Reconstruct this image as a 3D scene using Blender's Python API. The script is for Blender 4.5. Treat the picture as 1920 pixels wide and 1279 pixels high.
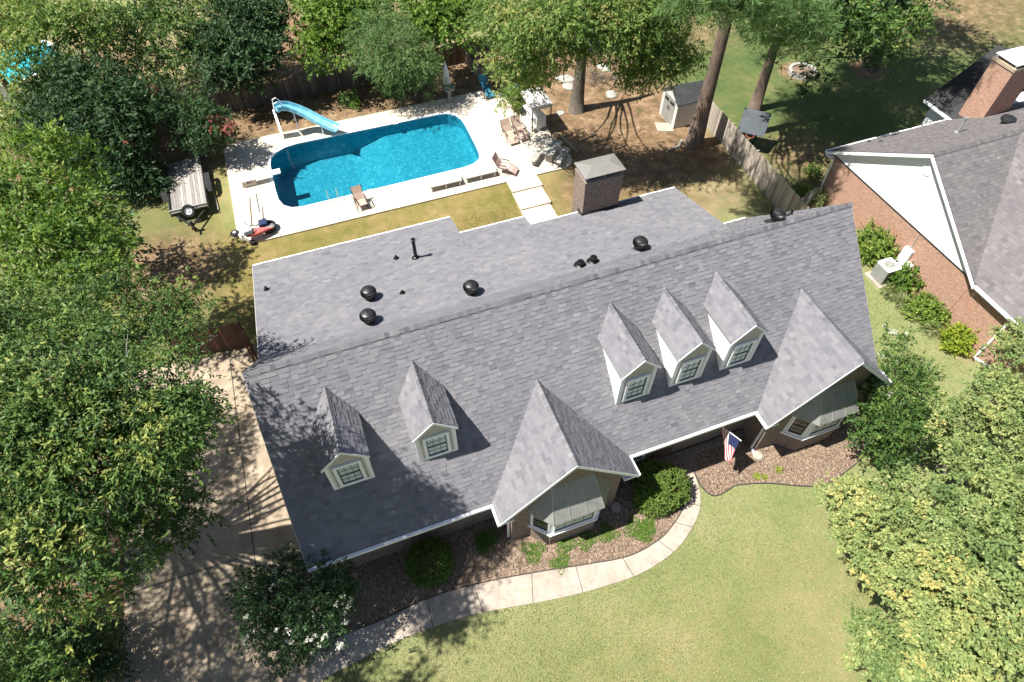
import bpy, math, random
import numpy as np
from mathutils import Vector, Matrix
R_ = math.radians
S = bpy.context.scene
for o in list(bpy.data.objects):
    bpy.data.objects.remove(o)
# ------------------------------------------------------------------ camera
CAM = (3.853, -12.773, 23.641); YAW = 0.35604; PITCH = 0.92273; FPX = 1186.04
cd = bpy.data.cameras.new('camera'); co = bpy.data.objects.new('camera', cd); S.collection.objects.link(co)
co.location = CAM
co.rotation_euler = (math.pi/2-PITCH, 0, -YAW)
cd.sensor_fit = 'HORIZONTAL'; cd.sensor_width = 36; cd.lens = FPX/1920*36
cd.clip_start = .1; cd.clip_end = 2000
S.camera = co
# ------------------------------------------------------------------ sky, sun, exposure
w = bpy.data.worlds.new('World'); S.world = w; w.use_nodes = True
nt = w.node_tree; bg = nt.nodes['Background']
sky = nt.nodes.new('ShaderNodeTexSky'); sky.sky_type = 'NISHITA'; sky.sun_disc = False
sky.sun_elevation = R_(59.5); sky.sun_rotation = R_(277)
nt.links.new(sky.outputs[0], bg.inputs[0]); bg.inputs[1].default_value = .054
SUN_D = Vector((.5, -.035, -.864)).normalized()
sl = bpy.data.lights.new('sun', 'SUN'); sl.energy = 5.0; sl.angle = R_(.55); sl.color = (1, .955, .88)
so = bpy.data.objects.new('sun', sl); S.collection.objects.link(so)
so.rotation_euler = SUN_D.to_track_quat('-Z', 'Y').to_euler(); so.location = (-20, 5, 40)
S.view_settings.view_transform = 'Standard'; S.view_settings.look = 'None'
S.view_settings.exposure = 1.04; S.view_settings.gamma = 1
# ------------------------------------------------------------------ helpers
_fw = Vector((math.sin(YAW)*math.cos(PITCH), math.cos(YAW)*math.cos(PITCH), -math.sin(PITCH)))
_rt = Vector((math.cos(YAW), -math.sin(YAW), 0)); _up = _rt.cross(_fw)
def ray(px, py): return _fw+_rt*((px-960)/FPX)-_up*((py-639.5)/FPX)
def G(px, py, z=0):
    'where a sight line of the survey photo meets the level z'
    d = ray(px, py); t = (z-CAM[2])/d.z
    return Vector(CAM)+d*t
def depth(p): return (Vector(p)-Vector(CAM)).dot(_fw)

class MB:
    def __init__(s): s.v = []; s.f = []; s.m = []; s.a = []
    def add(s, vs, fs, m=0, a=0.5):
        n = len(s.v); s.v += [tuple(p) for p in vs]
        for f in fs: s.f.append(tuple(i+n for i in f)); s.m.append(m); s.a.append(a)
        return s
    def quad(s, a, b, c, d, m=0, r=.5): return s.add([a, b, c, d], [(0, 1, 2, 3)], m, r)
    def poly(s, ps, m=0, r=.5): return s.add(ps, [tuple(range(len(ps)))], m, r)
    def box(s, x0, y0, z0, x1, y1, z1, m=0, r=.5):
        x0, x1 = sorted((x0, x1)); y0, y1 = sorted((y0, y1)); z0, z1 = sorted((z0, z1))
        return s.add([(x0,y0,z0),(x1,y0,z0),(x1,y1,z0),(x0,y1,z0),(x0,y0,z1),(x1,y0,z1),(x1,y1,z1),(x0,y1,z1)],
            [(0,3,2,1),(4,5,6,7),(0,1,5,4),(1,2,6,5),(2,3,7,6),(3,0,4,7)], m, r)
    def obox(s, c, sz, M=None, m=0, r=.5):
        M = M or Matrix.Identity(3); c = Vector(c); hx, hy, hz = sz[0]/2, sz[1]/2, sz[2]/2
        vs = [c+M @ Vector(p) for p in [(-hx,-hy,-hz),(hx,-hy,-hz),(hx,hy,-hz),(-hx,hy,-hz),(-hx,-hy,hz),(hx,-hy,hz),(hx,hy,hz),(-hx,hy,hz)]]
        return s.add(vs, [(0,3,2,1),(4,5,6,7),(0,1,5,4),(1,2,6,5),(2,3,7,6),(3,0,4,7)], m, r)
    def bar(s, a, b, w=.05, h=None, m=0, up=(0,0,1)):
        a = Vector(a); b = Vector(b); d = (b-a); L = d.length; d.normalize()
        x = d.cross(Vector(up))
        if x.length < 1e-4: x = Vector((1,0,0))
        x.normalize(); z = x.cross(d)
        M = Matrix((x, d, z)).transposed()
        return s.obox((a+b)/2, (w, L, h or w), M, m)
    def tube(s, pts, rad, n=8, m=0, cap=True):
        pts = [Vector(p) for p in pts]; k = len(pts)
        if not hasattr(rad, '__len__'): rad = [rad]*k
        vs = []; fs = []; ref = Vector((.13,.97,.2))
        for i, p in enumerate(pts):
            t = (pts[min(i+1,k-1)]-pts[max(i-1,0)]).normalized()
            x = t.cross(ref)
            if x.length < .05: x = t.cross(Vector((1,0,0)))
            x.normalize(); y = t.cross(x)
            for j in range(n):
                a = 2*math.pi*j/n; vs.append(p+(x*math.cos(a)+y*math.sin(a))*rad[i])
        for i in range(k-1):
            for j in range(n):
                fs.append((i*n+j, i*n+(j+1)%n, (i+1)*n+(j+1)%n, (i+1)*n+j))
        if cap: fs += [tuple(range(n)), tuple(range((k-1)*n, k*n))[::-1]]
        return s.add(vs, fs, m)
    def lathe(s, prof, c=(0,0,0), n=16, m=0, cap=True):
        c = Vector(c); vs = []; fs = []; k = len(prof)
        for r, z in prof:
            for j in range(n):
                a = 2*math.pi*j/n; vs.append(c+Vector((r*math.cos(a), r*math.sin(a), z)))
        for i in range(k-1):
            for j in range(n): fs.append((i*n+j, i*n+(j+1)%n, (i+1)*n+(j+1)%n, (i+1)*n+j))
        if cap: fs += [tuple(range(n))[::-1], tuple(range((k-1)*n, k*n))]
        return s.add(vs, fs, m)
    def prism(s, poly, z0, z1, m=0, sides=True):
        n = len(poly)
        A = sum(poly[i][0]*poly[(i+1)%n][1]-poly[(i+1)%n][0]*poly[i][1] for i in range(n))
        if A < 0: poly = poly[::-1]
        vs = [(p[0],p[1],z0) for p in poly]+[(p[0],p[1],z1) for p in poly]
        fs = [tuple(range(n))[::-1], tuple(range(n, 2*n))]
        if sides: fs += [(i,(i+1)%n,n+(i+1)%n,n+i) for i in range(n)]
        return s.add(vs, fs, m)
    def build(s, name, mats, parent=None, smooth=False, bevel=0, off=None):
        me = bpy.data.meshes.new(name)
        vs = s.v if off is None else [(p[0]-off[0], p[1]-off[1], p[2]-off[2]) for p in s.v]
        me.from_pydata(vs, [], s.f); me.update()
        for m in (mats if isinstance(mats, (list, tuple)) else [mats]): me.materials.append(m)
        if any(s.m): me.polygons.foreach_set('material_index', s.m)
        at = me.attributes.new('rnd', 'FLOAT', 'FACE'); at.data.foreach_set('value', s.a)
        uv = me.uv_layers.new(name='UVMap'); d = uv.data
        for p in me.polygons:
            nn = p.normal
            if abs(nn.z) > .75:
                for li in p.loop_indices: c = me.vertices[me.loops[li].vertex_index].co; d[li].uv = (c.x, c.y)
            else:
                t = Vector((-nn.y, nn.x)); t.normalize()
                for li in p.loop_indices: c = me.vertices[me.loops[li].vertex_index].co; d[li].uv = (c.x*t.x+c.y*t.y, c.z)
        if smooth: me.polygons.foreach_set('use_smooth', [True]*len(me.polygons))
        o = bpy.data.objects.new(name, me); S.collection.objects.link(o)
        if parent: o.parent = parent
        if bevel:
            b = o.modifiers.new('bevel', 'BEVEL'); b.width = bevel; b.segments = 2; b.limit_method = 'ANGLE'
        return o
def tag(o, label=None, cat=None, group=None, kind=None):
    if label: o['label'] = label
    if cat: o['category'] = cat
    if group: o['group'] = group
    if kind: o['kind'] = kind
    return o
def thing(name, label, cat, loc=(0,0,0), rz=0, group=None):
    o = bpy.data.objects.new(name, None); S.collection.objects.link(o); o.empty_display_size = .2
    o.location = loc; o.rotation_euler = (0,0,rz)
    return tag(o, label, cat, group)
def dup(root, loc, rz=None, label=None, scale=None):
    r = root.copy(); S.collection.objects.link(r); r.location = loc
    if rz is not None: r.rotation_euler = (0,0,rz)
    if scale: r.scale = (scale,)*3
    if label: r['label'] = label
    for ch in list(root.children):
        c = ch.copy(); S.collection.objects.link(c); c.parent = r
        for g in list(ch.children):
            q = g.copy(); S.collection.objects.link(q); q.parent = c
    return r
# ------------------------------------------------------------------ materials
def mat(name, col=(.5,.5,.5), rough=.7, metal=0, spec=.3):
    m = bpy.data.materials.new(name); m.use_nodes = True
    b = m.node_tree.nodes['Principled BSDF']
    b.inputs['Base Color'].default_value = (*col, 1); b.inputs['Roughness'].default_value = rough
    b.inputs['Metallic'].default_value = metal; b.inputs['Specular IOR Level'].default_value = spec
    return m
def N(m, t, **kw):
    n = m.node_tree.nodes.new(t)
    for k, v in kw.items(): setattr(n, k, v)
    return n
def L(m, a, b): m.node_tree.links.new(a, b)
def bsdf(m): return m.node_tree.nodes['Principled BSDF']
def ramp(m, stops, fac=None, interp='LINEAR'):
    r = N(m, 'ShaderNodeValToRGB'); cr = r.color_ramp; cr.interpolation = interp
    while len(cr.elements) < len(stops): cr.elements.new(.5)
    for e, (p, c) in zip(cr.elements, stops): e.position = p; e.color = (*c, 1)
    if fac is not None: L(m, fac, r.inputs[0])
    return r
def noise(m, scale, detail=4, rough=.6, vec=None, dist=0):
    n = N(m, 'ShaderNodeTexNoise'); n.inputs['Scale'].default_value = scale; n.inputs['Detail'].default_value = detail
    n.inputs['Roughness'].default_value = rough; n.inputs['Distortion'].default_value = dist
    if vec is not None: L(m, vec, n.inputs['Vector'])
    return n
def pos(m): return N(m, 'ShaderNodeNewGeometry').outputs['Position']
def objco(m): return N(m, 'ShaderNodeTexCoord').outputs['Object']
def mix(m, fac, a, b, mode='MIX'):
    x = N(m, 'ShaderNodeMix', data_type='RGBA', blend_type=mode)
    for s, v in ((0, fac), (6, a), (7, b)):
        if isinstance(v, (int, float)): x.inputs[s].default_value = v
        elif isinstance(v, tuple): x.inputs[s].default_value = (*v, 1)
        else: L(m, v, x.inputs[s])
    return x.outputs[2]
def math_(m, op, a, b=0., c=0.):
    x = N(m, 'ShaderNodeMath', operation=op)
    for i, v in enumerate((a, b, c)):
        if isinstance(v, (int, float)): x.inputs[i].default_value = v
        else: L(m, v, x.inputs[i])
    return x.outputs[0]
def bump(m, h, strength=.3, dist=.02):
    b = N(m, 'ShaderNodeBump'); b.inputs['Strength'].default_value = strength; b.inputs['Distance'].default_value = dist
    L(m, h, b.inputs['Height']); L(m, b.outputs[0], bsdf(m).inputs['Normal'])
def noisy(name, c1, c2, scale=8, rough=.8, metal=0, bmp=0, spec=.3, c3=None):
    'two- or three-tone mottled surface'
    m = mat(name, c1, rough, metal, spec); p = objco(m)
    n = noise(m, scale, 6, .65, p)
    st = [(.3, c1), (.7, c2)] if c3 is None else [(.28, c1), (.5, c2), (.72, c3)]
    r = ramp(m, st, n.outputs[0]); L(m, r.outputs[0], bsdf(m).inputs[0])
    if bmp: bump(m, noise(m, scale*6, 4, .7, p).outputs[0], bmp)
    return m
def shingle_mat(name, stops, tint=(.5,.48,.42)):
    m = mat(name, (.2,.2,.2), .92, 0, .15)
    a = N(m, 'ShaderNodeAttribute', attribute_name='rnd'); p = pos(m)
    r = ramp(m, stops, a.outputs['Fac'])
    n = noise(m, 140, 3, .7, p); g = ramp(m, [(.25, (.62,.62,.62)), (.75, (1.28,1.28,1.28))], n.outputs[0])
    c = mix(m, 1, r.outputs[0], g.outputs[0], 'MULTIPLY')
    n2 = noise(m, .55, 5, .6, p); g2 = ramp(m, [(.35, (.95,.95,.96)), (.65, (1.05,1.045,1.03))], n2.outputs[0])
    c = mix(m, 1, c, g2.outputs[0], 'MULTIPLY')
    L(m, c, bsdf(m).inputs[0]); bump(m, n.outputs[0], .25, .01)
    return m
def brick_mat(name, c1, c2, mortar, stain=None, bw=.21, bh=.075):
    m = mat(name, c1, .88, 0, .2)
    uv = N(m, 'ShaderNodeUVMap', uv_map='UVMap').outputs[0]
    b = N(m, 'ShaderNodeTexBrick'); L(m, uv, b.inputs['Vector'])
    b.inputs['Scale'].default_value = 1; b.inputs['Brick Width'].default_value = bw; b.inputs['Row Height'].default_value = bh
    b.inputs['Mortar Size'].default_value = .011; b.inputs['Bias'].default_value = 0
    b.inputs['Color1'].default_value = (*c1, 1); b.inputs['Color2'].default_value = (*c2, 1); b.inputs['Mortar'].default_value = (*mortar, 1)
    n = noise(m, 7, 5, .7, uv); g = ramp(m, [(.3, (.7,.7,.7)), (.7, (1.3,1.27,1.22))], n.outputs[0])
    c = mix(m, 1, b.outputs[0], g.outputs[0], 'MULTIPLY')
    if stain:
        n2 = noise(m, .45, 4, .6, uv); g2 = ramp(m, [(.55, (0,0,0)), (.72, (1,1,1))], n2.outputs[0])
        c = mix(m, math_(m, 'MULTIPLY', g2.outputs[0], .6), c, stain)
    L(m, c, bsdf(m).inputs[0])
    bump(m, math_(m, 'SUBTRACT', 1., b.outputs['Fac']), .5, .008)
    return m
def leaf_mat(name, stops, trans=.35, rough=.55):
    m = mat(name, stops[0][1], rough, 0, .28)
    a = N(m, 'ShaderNodeAttribute', attribute_name='rnd')
    r = ramp(m, stops, a.outputs['Fac']); L(m, r.outputs[0], bsdf(m).inputs[0])
    t = N(m, 'ShaderNodeBsdfTranslucent')
    t2 = mix(m, 1, r.outputs[0], (1.25, 1.3, .6), 'MULTIPLY'); L(m, t2, t.inputs[0])
    mx = N(m, 'ShaderNodeMixShader'); mx.inputs[0].default_value = trans
    L(m, bsdf(m).outputs[0], mx.inputs[1]); L(m, t.outputs[0], mx.inputs[2])
    L(m, mx.outputs[0], m.node_tree.nodes['Material Output'].inputs[0])
    return m
M = {}
M['shingle'] = shingle_mat('grey_shingle', [(0, (.122,.122,.137)), (.3, (.158,.157,.174)), (.5, (.182,.18,.197)), (.75, (.207,.204,.219)), (1, (.243,.239,.251))])
M['shingle_n'] = shingle_mat('brown_grey_shingle', [(0, (.115,.106,.112)), (.5, (.16,.149,.153)), (1, (.215,.2,.2))])
M['brick'] = brick_mat('brown_brick', (.2,.135,.105), (.115,.085,.075), (.33,.29,.255))
M['brick_n'] = brick_mat('orange_brick', (.37,.185,.125), (.29,.135,.092), (.48,.41,.34), (.38,.15,.085))
M['white'] = noisy('white_paint', (.77,.785,.8), (.82,.835,.845), 3, .5)
M['siding'] = noisy('white_siding', (.74,.73,.7), (.8,.79,.76), 2, .55)
M['tan'] = noisy('taupe_siding', (.40,.37,.335), (.45,.42,.385), 4, .7)
M['black'] = mat('black_metal', (.016,.018,.018), .32, .55, .5)
M['fin'] = noisy('black_fins', (.02,.021,.022), (.05,.052,.054), 5, .42, .5, 0, .5)
M['blackp'] = noisy('black_plastic', (.012,.012,.014), (.03,.03,.034), 6, .45)
M['sash'] = mat('black_sash', (.02,.03,.032), .35)
M['rubber'] = noisy('tyre_rubber', (.018,.018,.019), (.035,.034,.033), 12, .85)
M['flash'] = mat('dark_flashing', (.03,.03,.032), .6, .2)
def metal_roof():
    m = noisy('weathered_metal', (.175,.182,.175), (.265,.27,.258), 2.4, .5, .25, 0, .4, (.215,.22,.212)); return m
M['metalroof'] = metal_roof()
M['galv'] = noisy('galvanised_metal', (.36,.37,.36), (.46,.47,.45), 4, .45, .5)
M['cap'] = noisy('chimney_cap_metal', (.2,.19,.175), (.25,.24,.22), 1.5, .5, .2)
def glass(name, col):
    m = noisy(name, tuple(c*.8 for c in col), col, 1.3, .12, 0, 0, .9); return m
M['glass'] = glass('window_glass_sky_blinds', (.60,.68,.69))  # pale base colour paints the sky's reflection, with blinds behind
M['glassd'] = glass('window_glass_dark', (.05,.06,.065))
# --- ground covers
def ground_mat():
    m = mat('lawn', (.1,.12,.04), .95, 0, .1); p = pos(m)
    za = N(m, 'ShaderNodeAttribute', attribute_name='zone'); sep = N(m, 'ShaderNodeSeparateColor'); L(m, za.outputs['Color'], sep.inputs[0])
    n0 = noise(m, .35, 5, .6, p); n1 = noise(m, 2.2, 6, .7, p); n2 = noise(m, 26, 4, .75, p); n3 = noise(m, 75, 2, .7, p)
    f = math_(m, 'ADD', math_(m, 'MULTIPLY', n0.outputs[0], .55), math_(m, 'MULTIPLY', n1.outputs[0], .45))
    green = ramp(m, [(.34, (.2,.252,.1)), (.5, (.288,.315,.15)), (.68, (.37,.357,.205))], f).outputs[0]
    dry = ramp(m, [(.34, (.135,.145,.035)), (.48, (.24,.205,.075)), (.64, (.37,.275,.135))], f).outputs[0]
    shady = ramp(m, [(.36, (.07,.12,.042)), (.52, (.125,.16,.06)), (.7, (.23,.21,.105))], f).outputs[0]  # darker lawn green, the shade of the yards put into the colour
    n4 = noise(m, 1.1, 8, .74, p, .08)
    straw = ramp(m, [(.33, (.10,.105,.05)), (.45, (.2,.13,.082)), (.57, (.32,.215,.14)), (.7, (.48,.38,.255))], n4.outputs[0]).outputs[0]
    def soft(ch):
        return math_(m, 'SMOOTHSTEP' if False else 'MULTIPLY', ch, 1.)
    edge = math_(m, 'MULTIPLY', math_(m, 'SUBTRACT', n1.outputs[0], .5), 1.3)
    def k(ch):
        v = math_(m, 'ADD', ch, math_(m, 'MULTIPLY', edge, math_(m, 'MULTIPLY', math_(m, 'MULTIPLY', ch, math_(m, 'SUBTRACT', 1., ch)), 4.)))
        x = N(m, 'ShaderNodeClamp'); L(m, v, x.inputs[0]); return x.outputs[0]
    c = mix(m, k(sep.outputs[0]), green, dry)
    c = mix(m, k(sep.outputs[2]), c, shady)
    c = mix(m, k(sep.outputs[1]), c, straw)
    g2 = ramp(m, [(.28, (.5,.52,.45)), (.5, (1,1,1)), (.72, (1.45,1.4,1.3))], n2.outputs[0]).outputs[0]
    c = mix(m, .8, c, mix(m, 1, c, g2, 'MULTIPLY'))
    g3 = ramp(m, [(.3, (.6,.62,.55)), (.7, (1.35,1.33,1.25))], n3.outputs[0]).outputs[0]
    c = mix(m, .8, c, mix(m, 1, c, g3, 'MULTIPLY'))
    L(m, c, bsdf(m).inputs[0]); bump(m, math_(m, 'ADD', n2.outputs[0], n3.outputs[0]), .8, .05)
    return m
M['ground'] = ground_mat()
def mulch_mat():
    m = mat('mulch', (.2,.12,.09), .95, 0, .1); p = pos(m)
    v = N(m, 'ShaderNodeTexVoronoi'); v.inputs['Scale'].default_value = 22; L(m, p, v.inputs['Vector'])
    r = ramp(m, [(0, (.075,.052,.038)), (.4, (.18,.13,.093)), (.75, (.32,.24,.178)), (1, (.49,.39,.3))], v.outputs['Color'])
    n = noise(m, 1.6, 6, .7, p)
    c = mix(m, ramp(m, [(.5, (0,0,0)), (.66, (.7,.7,.7))], n.outputs[0]).outputs[0], r.outputs[0], (.2,.14,.105))
    n2 = noise(m, 45, 3, .7, p); c = mix(m, 1, c, ramp(m, [(.3, (.55,.55,.55)), (.7, (1.35,1.35,1.35))], n2.outputs[0]).outputs[0], 'MULTIPLY')
    L(m, c, bsdf(m).inputs[0]); bump(m, v.outputs['Distance'], .8, .04)
    return m
M['mulch'] = mulch_mat()
def concrete(name, c1, c2, c3, sc=1.2):
    m = mat(name, c1, .9, 0, .2); p = pos(m)
    n = noise(m, sc, 7, .68, p); r = ramp(m, [(.32, c1), (.5, c2), (.68, c3)], n.outputs[0])
    n2 = noise(m, 60, 3, .7, p); c = mix(m, 1, r.outputs[0], ramp(m, [(.3, (.84,.84,.84)), (.7, (1.12,1.12,1.12))], n2.outputs[0]).outputs[0], 'MULTIPLY')
    n3 = noise(m, 3.4, 8, .78, p, .3); c = mix(m, 1, c, ramp(m, [(.34, (.8,.79,.77)), (.5, (1,1,1)), (.66, (1.06,1.06,1.05))], n3.outputs[0]).outputs[0], 'MULTIPLY')
    L(m, c, bsdf(m).inputs[0]); bump(m, n2.outputs[0], .15, .01)
    return m
M['drive'] = concrete('driveway_concrete', (.25,.2,.145), (.345,.28,.205), (.43,.355,.265))
M['path'] = concrete('path_concrete', (.31,.26,.215), (.385,.328,.275), (.45,.39,.335))
M['deck'] = concrete('deck_concrete', (.50,.435,.35), (.58,.51,.42), (.65,.585,.495), .8)
M['joint'] = noisy('joint', (.05,.045,.04), (.1,.09,.08), 9, .95)
def wood(name, c1, c2, c3, sx=30):
    m = mat(name, c1, .85, 0, .2)
    a = N(m, 'ShaderNodeAttribute', attribute_name='rnd'); p = objco(m)
    r = ramp(m, [(0, c1), (.5, c2), (1, c3)], a.outputs['Fac'])
    mp = N(m, 'ShaderNodeMapping'); mp.inputs['Scale'].default_value = (sx, sx, 1.6); L(m, p, mp.inputs['Vector'])
    n = noise(m, 1, 5, .7, mp.outputs[0]); c = mix(m, 1, r.outputs[0], ramp(m, [(.3, (.62,.6,.58)), (.7, (1.32,1.3,1.28))], n.outputs[0]).outputs[0], 'MULTIPLY')
    L(m, c, bsdf(m).inputs[0]); bump(m, n.outputs[0], .3, .01)
    return m
M['fence_dark'] = wood('fence_dark_wood', (.085,.076,.07), (.135,.12,.11), (.2,.18,.165))
M['fence_red'] = wood('fence_brown_wood', (.09,.055,.04), (.14,.085,.06), (.24,.15,.105))
M['fence_grey'] = wood('fence_weathered_wood', (.24,.21,.18), (.34,.30,.255), (.45,.40,.345))
def deckwood():
    m = mat('trailer_planks', (.3,.28,.26), .85, 0, .2)
    a = N(m, 'ShaderNodeAttribute', attribute_name='rnd'); p = objco(m)
    r = ramp(m, [(0, (.2,.185,.175)), (.5, (.3,.285,.27)), (1, (.42,.39,.36))], a.outputs['Fac'])
    mp = N(m, 'ShaderNodeMapping'); mp.inputs['Scale'].default_value = (30, 1.5, 30); L(m, p, mp.inputs['Vector'])
    n = noise(m, 1, 5, .7, mp.outputs[0]); c = mix(m, 1, r.outputs[0], ramp(m, [(.3, (.65,.64,.63)), (.7, (1.3,1.28,1.25))], n.outputs[0]).outputs[0], 'MULTIPLY')
    L(m, c, bsdf(m).inputs[0]); return m
M['planks'] = deckwood()
def bark(name, c1, c2, c3):
    m = mat(name, c1, .95, 0, .1); p = objco(m)
    mp = N(m, 'ShaderNodeMapping'); mp.inputs['Scale'].default_value = (9, 9, 1.6); L(m, p, mp.inputs['Vector'])
    n = noise(m, 1.2, 6, .75, mp.outputs[0], .4); r = ramp(m, [(.3, c1), (.5, c2), (.7, c3)], n.outputs[0])
    L(m, r.outputs[0], bsdf(m).inputs[0]); bump(m, n.outputs[0], .9, .08)
    return m
M['bark'] = bark('oak_bark', (.07,.06,.05), (.135,.115,.095), (.21,.185,.155))
M['barkpale'] = bark('pale_bark', (.2,.18,.16), (.33,.31,.28), (.46,.44,.4))
M['pinebark'] = bark('pine_bark', (.075,.055,.045), (.155,.115,.092), (.25,.195,.155))
def liner():
    m = mat('pool_liner', (.1,.4,.5), .6, 0, .2)
    uv = N(m, 'ShaderNodeUVMap', uv_map='UVMap').outputs[0]
    v = N(m, 'ShaderNodeTexVoronoi', feature='DISTANCE_TO_EDGE'); v.inputs['Scale'].default_value = 4.6; L(m, uv, v.inputs['Vector'])
    v2 = N(m, 'ShaderNodeTexVoronoi'); v2.inputs['Scale'].default_value = 4.6; L(m, uv, v2.inputs['Vector'])
    cells = ramp(m, [(0, (.035,.25,.32)), (.5, (.06,.31,.38)), (1, (.105,.38,.44))], v2.outputs['Color'])
    n = noise(m, 9, 4, .7, uv)
    e = ramp(m, [(0, (1,1,1)), (.09, (.8,.8,.8)), (.2, (0,0,0))], math_(m, 'ADD', v.outputs['Distance'], math_(m, 'MULTIPLY', math_(m, 'SUBTRACT', n.outputs[0], .5), .12)))
    c = mix(m, math_(m, 'MULTIPLY', e.outputs[0], .5), cells.outputs[0], (.02,.17,.29))
    L(m, c, bsdf(m).inputs[0]); return m
M['liner'] = liner()
def water_mat():
    m = bpy.data.materials.new('pool_water'); m.use_nodes = True; t = m.node_tree; t.nodes.clear()
    out = t.nodes.new('ShaderNodeOutputMaterial'); tr = t.nodes.new('ShaderNodeBsdfTransparent'); gl = t.nodes.new('ShaderNodeBsdfGlossy')
    tr.inputs[0].default_value = (.48,.82,.86,1); gl.inputs['Roughness'].default_value = .03
    fr = t.nodes.new('ShaderNodeFresnel'); fr.inputs[0].default_value = 1.33
    mx = t.nodes.new('ShaderNodeMixShader')
    p = t.nodes.new('ShaderNodeNewGeometry'); n = t.nodes.new('ShaderNodeTexNoise'); n.inputs['Scale'].default_value = 3.5; n.inputs['Detail'].default_value = 3
    b = t.nodes.new('ShaderNodeBump'); b.inputs['Strength'].default_value = .05; b.inputs['Distance'].default_value = .02
    k = t.links.new; k(p.outputs['Position'], n.inputs['Vector']); k(n.outputs[0], b.inputs['Height']); k(b.outputs[0], gl.inputs['Normal']); k(b.outputs[0], fr.inputs['Normal'])
    k(fr.outputs[0], mx.inputs[0]); k(tr.outputs[0], mx.inputs[1]); k(gl.outputs[0], mx.inputs[2]); k(mx.outputs[0], out.inputs[0])
    return m
M['water'] = water_mat()
# ------------------------------------------------------------------ ground (one sheet, coloured by soil zones, plus a shady zone with painted shade)
rng = np.random.default_rng(5)
def sm(x, a, b):
    t = np.clip((x-a)/(b-a), 0, 1); return t*t*(3-2*t)
def rect(X, Y, x0, x1, y0, y1, s=1.):
    return sm(X, x0-s, x0+s)*(1-sm(X, x1-s, x1+s))*sm(Y, y0-s, y0+s)*(1-sm(Y, y1-s, y1+s))
def disc(X, Y, cx, cy, r, s=1.):
    return 1-sm(np.hypot(X-cx, Y-cy), r-s, r+s)
POOL = [(1.2,18.6),(1.23,20.9),(1.35,21.5),(1.75,22.0),(2.3,22.3),(3.1,22.42),(7.7,22.38),(11.9,22.35),(12.5,22.25),(12.95,21.85),(13.15,21.3),(13.18,20.6),(13.14,18.5),(13.08,17.6),(12.9,17.1),(12.45,16.8),(11.8,16.68),(7.0,16.6),(2.4,16.53),(1.85,16.65),(1.45,17.0),(1.25,17.6)]
def ground():
    xs = np.concatenate([[-400,-160,-80], np.arange(-44, 92.1, .5), [130, 220, 450]]); ys = np.concatenate([[-300,-120,-60], np.arange(-26, 84.1, .5), [130, 250, 500]])
    # leave a real opening for the pool basin
    X, Y = np.meshgrid(xs, ys); nx, ny = len(xs), len(ys)
    dry = np.zeros_like(X); straw = np.zeros_like(X); shady = np.zeros_like(X)
    dry += rect(X, Y, -2, 15, 8, 16, 1.2) + .35*rect(X, Y, -8, 30, -30, -8, 3)
    dry += rect(X, Y, 15, 23, 7, 15, 1.5) + .75*rect(X, Y, -8, -1.2, 9, 23, 1.5)
    straw += rect(X, Y, 17.5, 27.6, 12.5, 28, 1.6) + .65*rect(X, Y, 16, 27, 8, 14, 1.5)
    straw += rect(X, Y, -12, 18, 23.8, 28.3, .6) + .8*rect(X, Y, -30, 20, 28.5, 60, 2.5)*(.55+.45*np.sin(X*.35+1)*np.sin(Y*.3))
    straw += disc(X, Y, 2.5, 37, 4, 2) + disc(X, Y, -5.5, 14, 3.2, 1.5) + disc(X, Y, 2, 33, 3, 1) + rect(X, Y, -20, -1.5, 21.5, 30, 1.4)
    straw += disc(X, Y, 54, 25, 8, 4)*.75 + disc(X, Y, 41.6, 17.5, 1.3, .4) + disc(X, Y, 33, 27, 3, 2)*.6 + disc(X, Y, 36.7, 19, 1.2, .3) + disc(X, Y, 31, 11, 2.2, 1.5)*.7
    straw += rect(X, Y, -30, -7.2, -30, 10, 1.0)*.75 + disc(X, Y, -8, 0, 3, 1.5)
    straw += rect(X, Y, 29, 36, -4.5, 8, .7)*.7
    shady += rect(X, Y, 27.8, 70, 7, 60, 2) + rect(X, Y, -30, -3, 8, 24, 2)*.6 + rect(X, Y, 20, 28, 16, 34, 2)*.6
    bright = disc(X, Y, 20, 37, 5, 2) + disc(X, Y, 5.5, 47, 4, 2)
    straw = straw*(1-np.clip(bright, 0, 1))
    Z = np.zeros_like(X); inside = rect(X, Y, -30, 60, -20, 70, 8)
    Z += .05*np.sin(X*.21+.5)*np.sin(Y*.17)*inside*(np.abs(X-8) > 22)
    dd = np.hypot(np.maximum(np.maximum(-1.2-X, X-18.1), 0), np.maximum(np.maximum(14.6-Y, Y-23.9), 0))
    Z = Z+(.21*(1-sm(dd, .3, 2.3)))*np.where(Y < 15.2, 1, .5)*(1-sm(X, 17, 18.5))*(1-sm(-X, .8, 2.2))
    v = np.stack([X, Y, Z], -1).reshape(-1, 3)
    i, j = np.meshgrid(np.arange(nx-1), np.arange(ny-1)); a = (j*nx+i).ravel()
    cx = (X[:-1,:-1]+X[1:,1:]).ravel()/2; cy = (Y[:-1,:-1]+Y[1:,1:]).ravel()/2
    keep = ~((cx > .5) & (cx < 14) & (cy > 16) & (cy < 23))
    f = np.stack([a, a+1, a+nx+1, a+nx], -1)[keep]
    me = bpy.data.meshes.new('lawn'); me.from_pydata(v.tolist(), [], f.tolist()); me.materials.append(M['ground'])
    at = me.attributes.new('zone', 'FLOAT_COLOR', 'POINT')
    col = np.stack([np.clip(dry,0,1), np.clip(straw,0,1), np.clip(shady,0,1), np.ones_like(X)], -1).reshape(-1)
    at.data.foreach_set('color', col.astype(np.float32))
    o = bpy.data.objects.new('lawn', me); S.collection.objects.link(o); tag(o, kind='structure')
ground()
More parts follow.
